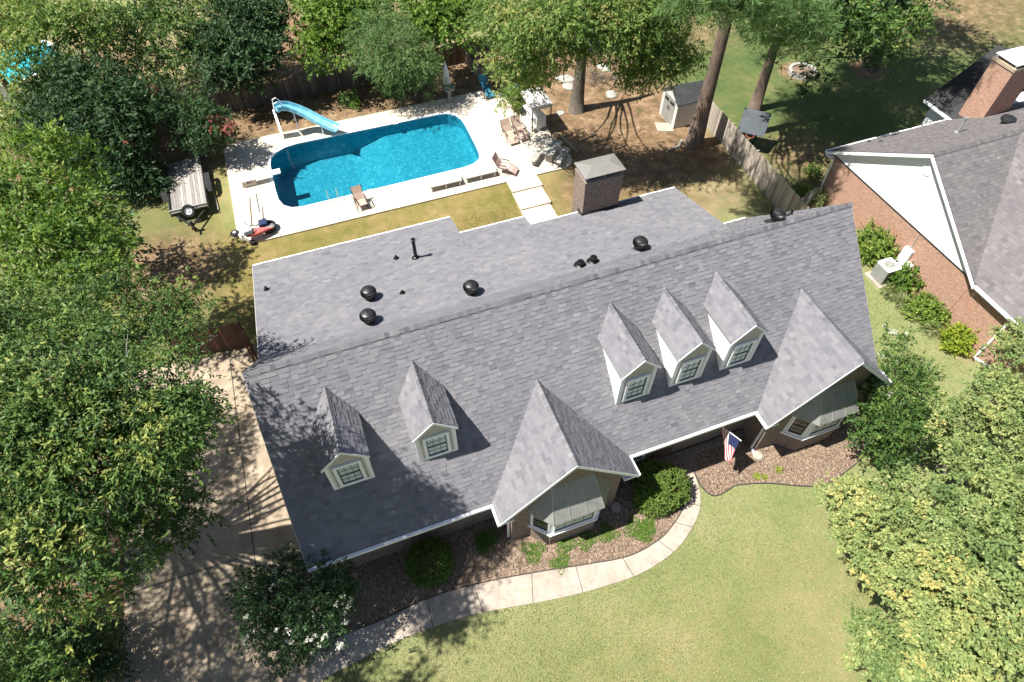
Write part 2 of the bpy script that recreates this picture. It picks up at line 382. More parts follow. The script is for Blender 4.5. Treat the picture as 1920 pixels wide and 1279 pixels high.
def struct(name, mb, m): return tag(mb.build(name, m), kind='structure')
# driveway, joints
mb = MB(); mb.prism([(-6.95,-60),(-2.42,-60),(-2.42,8.0),(-6.95,8.3)], -.1, .03); mb.prism([(-2.38,-60),(-1.2,-9.5),(-.75,-7.1),(-.05,-5.9),(.3,-4.4),(.3,7.8),(-2.38,7.95)], -.1, .03)
struct('driveway', mb, M['drive'])
mb = MB(); mb.box(-2.42,-60,-.1,-2.38,8,.018)
for y0, y1 in ((3.35,2.95),(-1.9,-2.0)):
    mb.prism([(-6.95,y0),(-2.42,y1),(-2.42,y1+.035),(-6.95,y0+.035)], .031, .035)
mb.prism([(-2.38,3.0),(.3,2.9),(.3,2.925),(-2.38,3.025)], .031, .034)
struct('driveway_joint', mb, M['joint'])
# curved front path
def catmull(ps, k=6):
    out = []
    n = len(ps)
    for i in range(n-1):
        p0, p1, p2, p3 = ps[max(i-1,0)], ps[i], ps[i+1], ps[min(i+2,n-1)]
        for t in range(k):
            t /= k
            out.append(tuple(.5*((2*p1[c])+(-p0[c]+p2[c])*t+(2*p0[c]-5*p1[c]+4*p2[c]-p3[c])*t*t+(-p0[c]+3*p1[c]-3*p2[c]+p3[c])*t**3) for c in (0,1)))
    return out+[tuple(ps[-1])]
inner = catmull([(13.78,-4.3),(13.88,-4.95),(13.84,-5.5),(13.5,-6.02),(12.8,-6.48),(11.98,-6.82),(10.67,-6.97),(9.06,-6.7),(7.87,-6.45),(6.12,-6.12),(4.36,-5.87),(2.98,-5.83),(1.58,-5.95),(.07,-5.95),(-1.2,-6.0)])
outer = catmull([(14.68,-4.3),(14.6,-5.1),(14.4,-5.75),(14.0,-6.35),(13.3,-6.9),(12.29,-7.4),(10.77,-7.67),(9.06,-7.6),(7.47,-7.4),(5.95,-7.12),(4.44,-6.87),(2.91,-6.77),(1.76,-6.8),(.43,-6.93),(-1.0,-7.1)])
mb = MB(); n = len(inner)
vs = [(p[0],p[1],.045) for p in inner]+[(p[0],p[1],.045) for p in outer]+[(p[0],p[1],-.05) for p in inner]+[(p[0],p[1],-.05) for p in outer]
fs = []
for i in range(n-1): fs += [(i,i+1,n+i+1,n+i),(2*n+i,2*n+i+1,i+1,i),(n+i,n+i+1,3*n+i+1,3*n+i)]
mb.add(vs, fs); struct('front_path', mb, M['path'])
mb = MB()
for i in range(9, n-4, 7):
    a = Vector((*inner[i],.0475)); b = Vector((*outer[i],.0475)); mb.bar(a, b, .022, .004)
struct('path_joint', mb, M['joint'])
# mulch beds with a thin dark edging
bed1 = [(0.3,-3.6)]+[(p[0],p[1]) for p in inner[::-1]][6:]+[(13.8,-3.6)]
mb = MB(); mb.prism([p for p in bed1], -.05, .022); struct('mulch_bed', mb, M['mulch'])
b2 = catmull([(14.72,-4.3),(14.62,-5.3),(14.75,-5.85),(15.05,-6.03),(15.6,-5.95),(16.04,-5.93),(17.19,-6.28),(18.69,-6.98),(19.6,-7.1),(20.4,-6.95),(21.6,-6.6),(23.4,-5.6),(23.6,-4.2),(22.3,-3.0)])
mb = MB(); mb.prism([(14.72,-3.6)]+b2+[(21.5,-3.0),(21.5,-3.6)], -.05, .024); struct('mulch_bed', mb, M['mulch'])
mb = MB()
for i in range(len(b2)-14): mb.bar((*b2[i],.045), (*b2[i+1],.045), .035, .07)
tag(mb.build('bed_edging', M['joint']), 'dark edging strip along the wavy mulch bed under the flag', 'edging')
mb = MB()
for i in range(6, n-4): mb.bar((inner[i][0],inner[i][1]+.03,.04), (inner[i+1][0],inner[i+1][1]+.03,.04), .03, .06)
tag(mb.build('bed_edging', M['joint']), 'dark edging strip along the inner edge of the curved walk', 'edging')
# ------------------------------------------------------------------ pool
DZ = .3
DECK = [(-1.18,15.6),(-1.2,22.9),(-1.12,23.35),(-.8,23.7),(-.3,23.85),(8,23.85),(15.2,23.95),(15.9,23.8),(17.0,22.6),(17.85,20.3),(17.95,19.5),(17.75,17.4),(18.05,16.2),(18.1,15.5),(17.95,15.0),(17.5,14.68),(17.0,14.6),(15.4,14.62),(0.4,14.58),(-.3,14.62),(-.75,14.85),(-1.05,15.2)]
def ring_top(outer, hole, z, m, name):
    import bmesh
    bm = bmesh.new(); vo = [bm.verts.new((*p, z)) for p in outer]; vh = [bm.verts.new((*p, z)) for p in hole]
    es = [bm.edges.new((a[i], a[(i+1) % len(a)])) for a in (vo, vh) for i in range(len(a))]
    r = bmesh.ops.triangle_fill(bm, edges=es, use_beauty=True)
    for f in bm.faces:
        if f.normal.z < 0: f.normal_flip()
    mbx = MB(); bm.verts.index_update()
    mbx.add([v.co[:] for v in bm.verts], [tuple(v.index for v in f.verts) for f in bm.faces]); bm.free()
    n = len(outer); mbx.add([(*p, z) for p in outer]+[(*p, -.15) for p in outer], [(i,(i+1)%n,n+(i+1)%n,n+i) for i in range(n)])
    return mbx
mb = ring_top(DECK, POOL, DZ, None, None); struct('pool_deck', mb, M['deck'])
mb = MB(); n = len(POOL)   # coping
cx = sum(p[0] for p in POOL)/n; cy = sum(p[1] for p in POOL)/n
def inset(p, d):
    # signed offset of the rounded pool outline
    q = []
    for i in range(len(p)):
        a, b, c = Vector(p[i-1]), Vector(p[i]), Vector(p[(i+1) % len(p)])
        t = (c-a).normalized(); nn = Vector((-t.y, t.x)); s = 1 if (Vector((cx,cy))-b).dot(nn) > 0 else -1
        q.append(tuple(b+nn*s*d))
    return q
o1 = inset(POOL, -.16); i1 = inset(POOL, .02)
vs = [(*p, DZ+.012) for p in o1]+[(*p, DZ+.012) for p in i1]+[(*p, DZ-.06) for p in i1]+[(*p, DZ-.01) for p in o1]
fs = []
for i in range(n):
    j = (i+1) % n; fs += [(i,j,n+j,n+i),(n+i,n+j,2*n+j,2*n+i),(3*n+i,3*n+j,j,i)]
mb.add(vs, fs); struct('pool_coping', mb, M['white'])
# basin: shallow right end, slope, deep hopper at the left; side walls
def floor_z(x, y):
    a = max(0, min(1, (8.3-x)/2.3)); zz = -.55-.75*a
    return zz
mb = MB(); pf = inset(POOL, .02)
vs = [(*p, DZ-.03) for p in pf]+[(*p, -1.5) for p in pf]
mb.add(vs, [(n+i, n+(i+1) % n, (i+1) % n, i) for i in range(n)])
xs = np.linspace(.9, 13.5, 43); ys = np.linspace(16.2, 22.8, 23)
def fz(x, y):
    z = floor_z(x, y); e = max(0, 1-(min(x-1.2, 13.15-x, y-16.55, 22.4-y))/.55); return z+.16*e*e
vs = [(x, y, fz(x, y)) for y in ys for x in xs]; nx = len(xs)
mb.add(vs, [(j*nx+i, j*nx+i+1, (j+1)*nx+i+1, (j+1)*nx+i) for j in range(len(ys)-1) for i in range(nx-1)])
struct('pool_basin', mb, M['liner'])
mb = MB(); mb.poly([(*p, DZ-.09) for p in inset(POOL, .016)][::-1]); struct('water', mb, M['water'])
# concrete steps from the deck down to the patio
mb = MB(); mb.box(13.72,13.66,-.1,15.56,14.82,.29); mb.box(13.7,12.24,-.1,15.5,13.655,.19); mb.box(13.68,10.9,-.1,15.42,12.235,.09)
tag(mb.build('garden_steps', M['deck'], bevel=.015), 'three broad pale concrete steps between pool deck and house', 'steps')

# ------------------------------------------------------------------ the main house
HL, ZR, HD, ZE = 22.09, 7.956, 4.571, 3.375
YK, S3 = 2.5, .249; ZK = ZR-YK
def rear_z(y): return ZK-S3*(y-YK)
rr = random.Random(11)
def shingles(mb, O, U, V, rng_fn, length, rowh=.15, lift=.023, tw=(.17,.22,.27,.31)):
    'courses of laminated tabs: O eave corner, U along the eave, V up the slope'
    O, U, V = Vector(O), Vector(U).normalized(), Vector(V).normalized(); W = U.cross(V)
    if W.z < 0: W = -W
    n = int(math.ceil(length/rowh)); rowh = length/n
    for i in range(n):
        v0, v1 = i*rowh, (i+1)*rowh
        ua, ub = rng_fn(v0, v1)
        if ub-ua < .03: continue
        u = ua-rr.random()*.3; tone = rr.random()
        up = rr.random() < .5
        while u < ub:
            wd = rr.choice(tw); a, b = max(u, ua), min(u+wd, ub); u += wd
            if b-a < .01: continue
            up = (not up) if rr.random() < .8 else up
            h = lift if up else .008
            r = min(1, max(0, rr.gauss(.48 if up else .46, .135)))
            P = lambda uu, vv, hh: O+U*uu+V*vv+W*hh
            p0, p1, p2, p3 = P(a, v0-.01, h), P(b, v0-.01, h), P(b, v1, .004), P(a, v1, .004)
            if up:
                q0, q1 = P(a, v0-.01, -.004), P(b, v0-.01, -.004)
                mb.add([p0, p1, p2, p3, q0, q1], [(0,1,2,3), (4,5,1,0)], 0, r)
            else: mb.add([p0, p1, p2, p3], [(0,1,2,3)], 0, r)
def ridge_caps(mb, A, B, down1, down2, wd=.15, step=.16):
    A, B = Vector(A), Vector(B); d = (B-A); n = int(d.length/step); d.normalize(); d1, d2 = Vector(down1).normalized(), Vector(down2).normalized()
    st = (B-A).length/n
    for i in range(n):
        p, q = A+d*(i*st), A+d*((i+1)*st+.03); up = Vector((0,0,1)); r = min(1, max(0, rr.gauss(.42, .2)))
        a, b = p+up*.05, q+up*.035
        for dd in (d1, d2): mb.add([a, b, b+dd*wd-up*.012, a+dd*wd-up*.012], [(0,1,2,3)], 0, r)
        mb.add([a, a+d1*wd-up*.012, a+d1*wd-up*.035, a-up*.02, a+d2*wd-up*.035, a+d2*wd-up*.012], [(0,1,2,3), (0,3,4,5)], 0, r)
house = thing('brick_house', 'long brown brick house with grey shingle roof and five dormers, centre of the scene', 'house')
SH = M['shingle']
c45 = math.sqrt(.5)
mb = MB(); slope = HD*math.sqrt(2)
shingles(mb, (0,-HD,ZE), (1,0,0), (0,c45,c45), lambda a, b: (0, HL), slope)
# steep rear slope, then the low rear slope
shingles(mb, (0,YK,ZK), (1,0,0), (0,-c45,c45), lambda a, b: (0, 19.19), YK*math.sqrt(2))
shingles(mb, (19.19,HD,ZE), (1,0,0), (0,-c45,c45), lambda a, b: (0, HL-19.19), slope)
Vr = Vector((0,-1,S3)).normalized(); kr = 1/abs(Vr.y)
REAR = ((0,8.90,8.974),(8.90,11.95,7.395),(11.95,19.19,6.616))
for x0, x1, ye in REAR:
    shingles(mb, (x0,ye,rear_z(ye)), (1,0,0), Vr, lambda a, b, w=x1-x0: (0, w), (ye-YK)*kr)
# solid roof deck under the courses
th = .1
def slab(mb, quad):
    a = [Vector(p)-Vector((0,0,.012)) for p in quad]; b = [p-Vector((0,0,th)) for p in a]
    mb.add(a+b, [(0,1,2,3),(7,6,5,4),(0,4,5,1),(1,5,6,2),(2,6,7,3),(3,7,4,0)], 0, .35)
slab(mb, [(0,-HD,ZE),(HL,-HD,ZE),(HL,0,ZR),(0,0,ZR)])
slab(mb, [(0,0,ZR),(19.19,0,ZR),(19.19,YK,ZK),(0,YK,ZK)])
slab(mb, [(19.19,0,ZR),(HL,0,ZR),(HL,HD,ZE),(19.19,HD,ZE)])
for x0, x1, ye in REAR: slab(mb, [(x0,YK,ZK),(x1,YK,ZK),(x1,ye,rear_z(ye)),(x0,ye,rear_z(ye))])
roof = mb.build('roof', SH, house)
mb = MB(); ridge_caps(mb, (0,0,ZR+.01), (HL,0,ZR+.01), (0,-1,-1), (0,1,-1)); mb.build('ridge_cap', SH, roof)
def rearP(px, py):
    d = ray(px, py); n = Vector((0,S3,1)); t = (ZK+S3*YK-n.dot(Vector(CAM)))/n.dot(d); return Vector(CAM)+d*t
def steepP(px, py):
    d = ray(px, py); n = Vector((0,1,1)); t = (ZR-n.dot(Vector(CAM)))/n.dot(d); return Vector(CAM)+d*t
# turbine ventilators
def turbine(p, s=1.):
    b = MB(); b.lathe([(.25*s,-.1),(.25*s,.012),(.19*s,.03),(.18*s,.22*s)], p, 20, 0, False); b.obox((p[0],p[1],p[2]+.0),(.62*s,.62*s,.02), Matrix.Rotation(-.24,3,'X'))
    o = b.build('ventilator_base', M['flash'], roof)
    b = MB(); n = 22
    b.lathe([(.2*s,.2*s),(.21*s,.23*s),(.2*s,.26*s)], p, 20)
    for i in range(n):
        a0 = 2*math.pi*i/n; a1 = a0+.3
        prof = [(.2,.24,0),(.285,.31,.25),(.315,.40,.5),(.30,.49,.75),(.2,.56,1)]
        vs = []
        for r, z, t in prof:
            for k_, aa in ((.99, a0+t*.25), (1.0, a0+t*.25+.24)):
                rr_ = r*s*(1.0 if k_ == 1.0 else .8); vs.append((p[0]+rr_*math.cos(aa), p[1]+rr_*math.sin(aa), p[2]+z*s))
        b.add(vs, [(2*k_, 2*k_+1, 2*k_+3, 2*k_+2) for k_ in range(4)])
    b.lathe([(.18*s,.24*s),(.24*s,.32*s),(.265*s,.40*s),(.25*s,.48*s),(.16*s,.545*s)], p, 20)
    b.lathe([(.23*s,.54*s),(.225*s,.565*s),(.15*s,.60*s),(.05*s,.625*s),(.0,.63*s)], p, 20, 0, False)
    b.build('ventilator', M['fin'], roof, smooth=False)
for q in (rearP(694,560), rearP(693,604), rearP(884,550), rearP(1198,467)): turbine(q-Vector((0,0,.03)))
turbine(steepP(1453,416)-Vector((0,0,.02)), .95)
def pipe(p, h, r, cap=True):
    b = MB(); b.lathe([(r*2.6,-.05),(r*2.4,.02),(r*1.3,.09),(r*1.05,.1),(r,.1),(r,h)], p, 12)
    if cap: b.lathe([(r*1.3,h),(r*1.35,h+.06),(r*.9,h+.075)], p, 12)
    b.build('vent_pipe', M['black'], roof)
pipe(rearP(780,484), 1.02, .075); pipe(rearP(743,485), .16, .055, False); pipe(rearP(755,549.5), .13, .05, False); pipe(rearP(500,543.5), .18, .05, False)
pipe(rearP(1088,498), .16, .11); pipe(rearP(1112,491), .2, .11); pipe(steepP(1482,404), .25, .05, False)
# walls: closed volumes a little inside the eaves
BR = M['brick']
def gable_block(mb, x0, x1, y0, y1, ridge_y, zr_in, ze_in):
    'walls of a ridge-along-x block, gables closed'
    mb.add([(x0,y0,0),(x1,y0,0),(x1,y1,0),(x0,y1,0),(x0,y0,ze_in),(x1,y0,ze_in),(x1,y1,ze_in),(x0,y1,ze_in),(x0,ridge_y,zr_in),(x1,ridge_y,zr_in)],
        [(0,1,5,4),(2,3,7,6),(1,2,6,9,5),(3,0,4,8,7),(4,5,9,8),(9,6,7,8)])
mb = MB()
wy = 3.78; zi = ZR-.22
gable_block(mb, .32, 21.78, -wy, wy, 0, zi, zi-wy)
for x0, x1, ye in ((.32,8.6,8.55),(8.5,11.65,6.98),(11.5,18.85,6.2)):
    za, zb = rear_z(wy)-.17, rear_z(ye)-.17
    mb.add([(x0,wy-.3,0),(x1,wy-.3,0),(x1,ye,0),(x0,ye,0),(x0,wy-.3,za),(x1,wy-.3,za),(x1,ye,zb),(x0,ye,zb)], [(1,2,6,5),(2,3,7,6),(3,0,4,7),(4,5,6,7)])
WINGS = [dict(xa=6.205, xb=11.28, y=-5.36, wa=6.78, wb=10.98, wy=-4.905, ba=7.45, bb=10.45, fa=8.05, fb=9.85, by=-5.52),
         dict(xa=16.62, xb=22.09, y=-5.33, wa=17.5, wb=21.45, wy=-4.84, ba=18.42, bb=21.3, fa=19.02, fb=20.7, by=-5.42)]
for W_ in WINGS:
    xm = (W_['xa']+W_['xb'])/2; hw = xm-W_['xa']; zr = ZE+hw; W_['xm'], W_['zr'] = xm, zr
    a, b, y = W_['wa'], W_['wb'], W_['wy']; za = ZE+(a-W_['xa'])-.18; zb = ZE+(W_['xb']-b)-.18
    mb.add([(a,y,0),(b,y,0),(b,y,zb),(xm,y,zr-.2),(a,y,za),(a,-wy+.02,0),(b,-wy+.02,0),(b,-wy+.02,zb),(a,-wy+.02,za)], [(0,1,2,3,4),(5,0,4,8),(1,6,7,2)])
mb.build('wall', BR, house)
# wing roofs
for W_ in WINGS:
    mb = MB(); xm, zr, y = W_['xm'], W_['zr'], W_['y']; hw = xm-W_['xa']; sl_ = hw*math.sqrt(2)
    def fn(v0, v1):
        z1 = ZE+v1*c45; return (0, (z1-ZR)-y+.06)
    shingles(mb, (W_['xa'],y,ZE), (0,1,0), (c45,0,c45), fn, sl_)
    shingles(mb, (W_['xb'],y,ZE), (0,1,0), (-c45,0,c45), fn, sl_)
    for sx, xe in ((1, W_['xa']), (-1, W_['xb'])):
        q = [(xe,y,ZE),(xm,y,zr),(xm,zr-ZR,zr),(xe,-HD,ZE)]
        a = [Vector(p)-Vector((0,0,.014)) for p in q]; b = [p-Vector((0,0,.09)) for p in a]
        mb.add(a+b, [(0,1,2,3),(7,6,5,4),(0,4,5,1),(3,7,4,0)], 0, .35)
    ridge_caps(mb, (xm,y,zr+.01), (xm,zr-ZR+.05,zr+.01), (-1,0,-1), (1,0,-1))
    gr = mb.build('gable_roof', SH, house)
    # white rake boards, eave fascia and gutters of the wing
    b = MB(); y2 = y+.03
    for xe in (W_['xa'], W_['xb']):
        s_ = 1 if xe < xm else -1
        b.add([(xe-s_*.02,y-.02,ZE-.03),(xm,y-.02,zr-.01),(xm,y-.02,zr-.17),(xe-s_*.02,y-.02,ZE-.19),(xe-s_*.02,y+.02,ZE-.03),(xm,y+.02,zr-.01),(xm,y+.02,zr-.17),(xe-s_*.02,y+.02,ZE-.19)],
            [(0,1,2,3),(7,6,5,4),(0,4,5,1),(3,2,6,7)])
        # soffit return
        b.box(xe, y+.022, ZE-.2, xe+s_*.5, W_['wy']-.003, ZE-.12)
        yb = -HD-.1
        b.box(xe-s_*.1, y-.02, ZE-.15, xe-s_*.022, yb-.004, ZE-.03)
        b.box(xe+s_*.0, y+.05, ZE-.26, xe+s_*.03, yb, ZE-.11)
    b.build('rake_trim', M['white'], gr)
# eave fascia, gutter and soffit of the front slope, between the wings
for x0, x1 in ((0.0, 6.19), (11.3, 16.6)):
    b = MB(); b.box(x0, -HD-.12, ZE-.14, x1, -HD-.018, ZE-.02)
    b.box(x0, -HD+.0, ZE-.26, x1, -HD+.03, ZE-.13)
    b.box(x0+.03, -HD+.032, ZE-.25, x1, -wy-.004, ZE-.2)
    b.build('gutter', M['white'], house)
b = MB()
for x0, x1, ye in REAR:
    z = rear_z(ye); b.box(x0, ye+.012, z-.15, x1, ye+.1, z-.015); b.box(x0+.05, ye-.42, z-.27, x1-.05, ye+.01, z-.16)
b.box(19.2, HD+.012, ZE-.15, HL, HD+.1, ZE-.015)
b.build('rear_gutter', M['white'], house)
# rakes at both ends
def rake(b, x, s_, pts, w_=.03):
    for (ya, za), (yb, zb) in zip(pts[:-1], pts[1:]):
        b.add([(x,ya,za-.03),(x,yb,zb-.03),(x,yb,zb-.2),(x,ya,za-.2),(x+s_*w_,ya,za-.03),(x+s_*w_,yb,zb-.03),(x+s_*w_,yb,zb-.2),(x+s_*w_,ya,za-.2)],
            [(0,1,2,3),(4,7,6,5),(0,4,5,1),(3,2,6,7),(0,3,7,4),(1,5,6,2)])
for x, s_, pts in ((-.002, -1, [(-HD,ZE),(0,ZR),(YK,ZK),(8.974,rear_z(8.974))]), (HL+.002, 1, [(-HD,ZE),(0,ZR),(HD,ZE)]), (19.192, 1, [(YK+.3,rear_z(YK+.3)),(6.616,rear_z(6.616))]),
        (8.902, 1, [(7.42,rear_z(7.42)),(8.974,rear_z(8.974))]), (11.952, 1, [(6.64,rear_z(6.64)),(7.395,rear_z(7.395))])):
    b = MB(); rake(b, x, s_, pts); b.build('rake_board', M['tan'], house)
# bay windows
def sash_window(parent, A, B, z0, z1, cols, rows, frame=.075, proud=.03, gm='glass', dbl=True, depth_=.05, wm='white', nm='window_frame'):
    'window in the vertical plane through A-B (plan points), built proud of the wall'
    A, B = Vector((*A, 0)), Vector((*B, 0)); u = (B-A).normalized(); wd = (B-A).length; nrm = Vector((u.y, -u.x, 0))
    P = lambda s_, z, d: A+u*s_+nrm*d+Vector((0,0,z))
    def bx(b, s0, s1, za, zb, d0, d1):
        b.add([P(s0,za,d0),P(s1,za,d0),P(s1,za,d1),P(s0,za,d1),P(s0,zb,d0),P(s1,zb,d0),P(s1,zb,d1),P(s0,zb,d1)],
            [(0,1,2,3),(7,6,5,4),(0,4,5,1),(1,5,6,2),(2,6,7,3),(3,7,4,0)])
    b = MB(); f = frame; d1 = proud+depth_
    bx(b,0,f,z0,z1,.002,d1); bx(b,wd-f,wd,z0,z1,.002,d1); bx(b,f,wd-f,z0,z0+f,.002,d1); bx(b,f,wd-f,z1-f,z1,.002,d1)
    fr = b.build(nm, M[wm], parent)
    b = MB(); s0, s1, za, zb = f, wd-f, z0+f, z1-f; t = .03
    bx(b,s0,s0+t,za,zb,.004,proud+.02); bx(b,s1-t,s1,za,zb,.004,proud+.02); bx(b,s0+t,s1-t,za,za+t*1.4,.004,proud+.02); bx(b,s0+t,s1-t,zb-t,zb,.004,proud+.02)
    if dbl: bx(b,s0+t,s1-t,(za+zb)/2-.02,(za+zb)/2+.02,.004,proud+.024)
    for i in range(1, cols): c = s0+(s1-s0)*i/cols; bx(b,c-.006,c+.006,za+t,zb-t,.004,proud+.012)
    rws = [za+(zb-za)*i/rows for i in range(1, rows)]
    for c in rws:
        if dbl and abs(c-(za+zb)/2) < .03: continue
        bx(b,s0+t,s1-t,c-.006,c+.006,.004,proud+.0105)
    b.build('window_sash', M['sash'], parent)
    b = MB(); bx(b,s0+.01,s1-.01,za+.01,zb-.01,.003,proud); b.build('window_pane', M[gm], parent)
for W_ in WINGS:
    b = MB(); y, fy = W_['wy'], W_['by']; A, B, C, D_ = (W_['ba'],y), (W_['fa'],fy), (W_['fb'],fy), (W_['bb'],y)
    b.prism([A, B, C, D_, (W_['bb'],y+.05), (W_['ba'],y+.05)], 0, 1.0)
    bay = b.build('bay_window', BR, house)
    b = MB(); k_ = .07
    b.prism([(A[0]-k_,y-.001),(B[0]-k_*.5,fy-k_),(C[0]+k_*.5,fy-k_),(D_[0]+k_,y-.001)], 1.002, 1.09); b.build('sill', M['white'], bay)
    b = MB(); b.prism([(A[0]+.03,y-.002),(B[0]+.02,fy+.04),(C[0]-.02,fy+.04),(D_[0]-.03,y-.002)], 1.092, 2.46)
    b.build('window_surround', M['white'], bay)
    i_ = .03
    for p, q, c in ((( A[0]+.03,y-.002),(B[0]+.02,fy+.04),2), ((B[0]+.02,fy+.04),(C[0]-.02,fy+.04),4), ((C[0]-.02,fy+.04),(D_[0]-.03,y-.002),2)):
        p, q = Vector(p), Vector(q); d = (q-p).normalized(); p2, q2 = p+d*.07, q-d*.07
        sash_window(bay, p2, q2, 1.2, 2.42, c, 4, .06, .02, 'glassd' if c == 2 else 'glass')
    # hipped metal hood
    e0, e1, e2, e3 = (A[0]-.12,y-.004,2.48), (B[0]-.06,fy-.24,2.54), (C[0]+.06,fy-.24,2.54), (D_[0]+.12,y-.004,2.48)
    t1, t2 = (B[0]+.15,y-.004,3.72), (C[0]-.12,y-.004,3.72)
    b = MB(); dn = lambda p: (p[0],p[1],p[2]-.06)
    b.add([e0,e1,e2,e3,t1,t2,dn(e0),dn(e1),dn(e2),dn(e3)], [(0,1,4),(1,2,5,4),(2,3,5),(6,7,1,0),(7,8,2,1),(8,9,3,2),(6,9,8,7)])
    hood = b.build('hood', M['metalroof'], bay)
    b = MB(); up = Vector((0,0,.012))
    for p, q in ((e1,t1),(e2,t2)): b.bar(Vector(p)+up, Vector(q)+up, .025, .03)
    for f_ in (.33,.67): b.bar(Vector(e1).lerp(Vector(e2), f_)+up, Vector(t1).lerp(Vector(t2), f_)+up, .018, .03)
    b.build('seam', M['galv'], bay)
# dormers
for xc, yf in ((2.15,-3.03),(4.93,-3.03),(11.91,-3.2),(13.99,-3.2),(16.06,-3.2)):
    zb = ZR+yf; ze = 6.47; hw = .64; zp = ze+.73-.05; b = MB()
    x0, x1 = xc-hw, xc+hw; zt = ze+.02
    yb = lambda z: z-ZR
    # cheeks and front share their corner vertices
    b.add([(x0,yf,zb-.06),(x0,yf,zt),(x0,yb(zt)+.1,zt),(x1,yf,zb-.06),(x1,yf,zt),(x1,yb(zt)+.1,zt),(xc,yf,zp)], [(0,1,2),(5,4,3)])
    b.f.append((len(b.v)-7,len(b.v)-4,len(b.v)-3,len(b.v)-1,len(b.v)-6)); b.m.append(1); b.a.append(.5)
    dm = b.build('dormer', [M['siding'], M['tan']], house)
    b = MB(); ov = .73; hl = ov*math.sqrt(2); yo = yf-.1
    fn = lambda v0, v1: (0, yb(ze+v1*c45)-yo+.05)
    shingles(b, (xc-ov,yo,ze), (0,1,0), (c45,0,c45), fn, hl, .172, .02); shingles(b, (xc+ov,yo,ze), (0,1,0), (-c45,0,c45), fn, hl, .172, .02)
    for s_ in (-1, 1):
        q = [(xc+s_*ov,yo,ze),(xc,yo,ze+ov),(xc,yb(ze+ov),ze+ov),(xc+s_*ov,yb(ze),ze)]
        a = [Vector(p)-Vector((0,0,.014)) for p in q]; d_ = [p-Vector((0,0,.05)) for p in a]; b.add(a+d_, [(0,1,2,3),(7,6,5,4),(0,4,5,1),(3,7,4,0)], 0, .35)
    ridge_caps(b, (xc,yo,ze+ov), (xc,yb(ze+ov)+.05,ze+ov), (-1,0,-1), (1,0,-1), .12)
    b.build('dormer_roof', SH, dm)
    b = MB()
    for s_ in (-1, 1):
        b.add([(xc+s_*ov,yo-.025,ze-.01),(xc,yo-.025,ze+ov-.01),(xc,yo-.025,ze+ov-.11),(xc+s_*ov,yo-.025,ze-.11),(xc+s_*ov,yf-.003,ze-.02),(xc,yf-.003,ze+ov-.02),(xc,yf-.003,ze+ov-.11),(xc+s_*ov,yf-.003,ze-.11)], [(0,1,2,3),(3,2,6,7),(0,3,7,4),(0,4,5,1)])
        xa = xc+s_*hw; b.box(xa+s_*.015, yf-.03, zb-.03, xa-s_*.09, yf+.08, ze-.06); b.box(xa-s_*.13, yf-.02, zb+.02, xa-s_*.105, yf-.002, ze-.02)
    b.box(x0+.09, yf-.028, zb-.02, x1-.09, yf-.002, zb+.08)
    b.build('dormer_trim', M['white'], dm)
    sash_window(dm, (xc-.43,yf-.004), (xc+.43,yf-.004), zb+.09, zb+1.38, 3, 4, .105, .02, 'glass')
# chimney
b = MB(); x0, x1, y0, y1 = 14.28, 16.04, 6.3, 7.35
b.box(x0,y0,0,x1,y1,6.12); b.box(x0-.03,y0-.03,6.12,x1+.03,y1+.03,6.3)
ch = b.build('chimney', BR, house)
b = MB(); b.box(x0-.03,y0-.035,4.3,x1+.03,y0-.002,4.64); b.box(x0-.035,y0-.03,4.3,x0-.002,y0+.42,4.62)
b.build('flashing', M['flash'], ch)
b = MB(); zt = 6.301
b.box(x0+.02,y0+.02,zt,x1-.02,y1-.02,zt+.05)
for xx in (x0+.05,(x0+x1)/2,x1-.05):
    for yy in (y0+.05,y1-.05): b.box(xx-.03,yy-.03,zt+.05,xx+.03,yy+.03,zt+.28)
b.box(x0+.3,y0+.25,zt+.05,x1-.3,y1-.25,zt+.2)
xa, xb, ya, yb_ = x0-.07, x1+.07, y0-.07, y1+.07; z_ = zt+.28; xm1, xm2, ym = xa+.55, xb-.55, (ya+yb_)/2
b.add([(xa,ya,z_),(xb,ya,z_),(xb,yb_,z_),(xa,yb_,z_),(xm1,ym,z_+.16),(xm2,ym,z_+.16),(xa,ya,z_-.04),(xb,ya,z_-.04),(xb,yb_,z_-.04),(xa,yb_,z_-.04)], [(0,1,5,4),(1,2,5),(2,3,4,5),(3,0,4),(6,7,1,0),(7,8,2,1),(8,9,3,2),(9,6,0,3),(6,9,8,7)])
b.build('chimney_cap', M['cap'], ch)
# entry recess: soldier course, door, stoop, downspouts
b = MB(); b.box(13.2,-wy-.05,0,14.1,-wy-.004,2.1); b.build('door', M['fence_red'], house)
for x in (11.8,):
    sash_window(house, (x,-wy-.004), (x+.95,-wy-.004), .75, 2.2, 3, 4, .08, .03, 'glassd')
b = MB(); b.box(11.05,-wy-.42,-.05,13.9,-wy-.06,.16); b.box(13.75,-wy-.53,-.05,15.05,-wy-.06,.17); b.box(15.06,-wy-.36,-.05,17.45,-wy-.06,.16); b.build('stoop', BR, house)
b = MB(); b.box(13.85,-wy-.98,-.05,14.9,-wy-.54,.085); b.build('porch_step', BR, house)
b = MB(); b.bar((17.42,-4.7,3.1),(17.42,-4.7,.12),.08,.06); b.bar((17.42,-4.7,.12),(17.4,-4.95,.05),.08,.06); b.build('downspout', M['white'], house)
b = MB(); b.bar((6.7,-4.72,3.1),(6.7,-4.72,.12),.08,.06); b.build('downspout', M['white'], house)

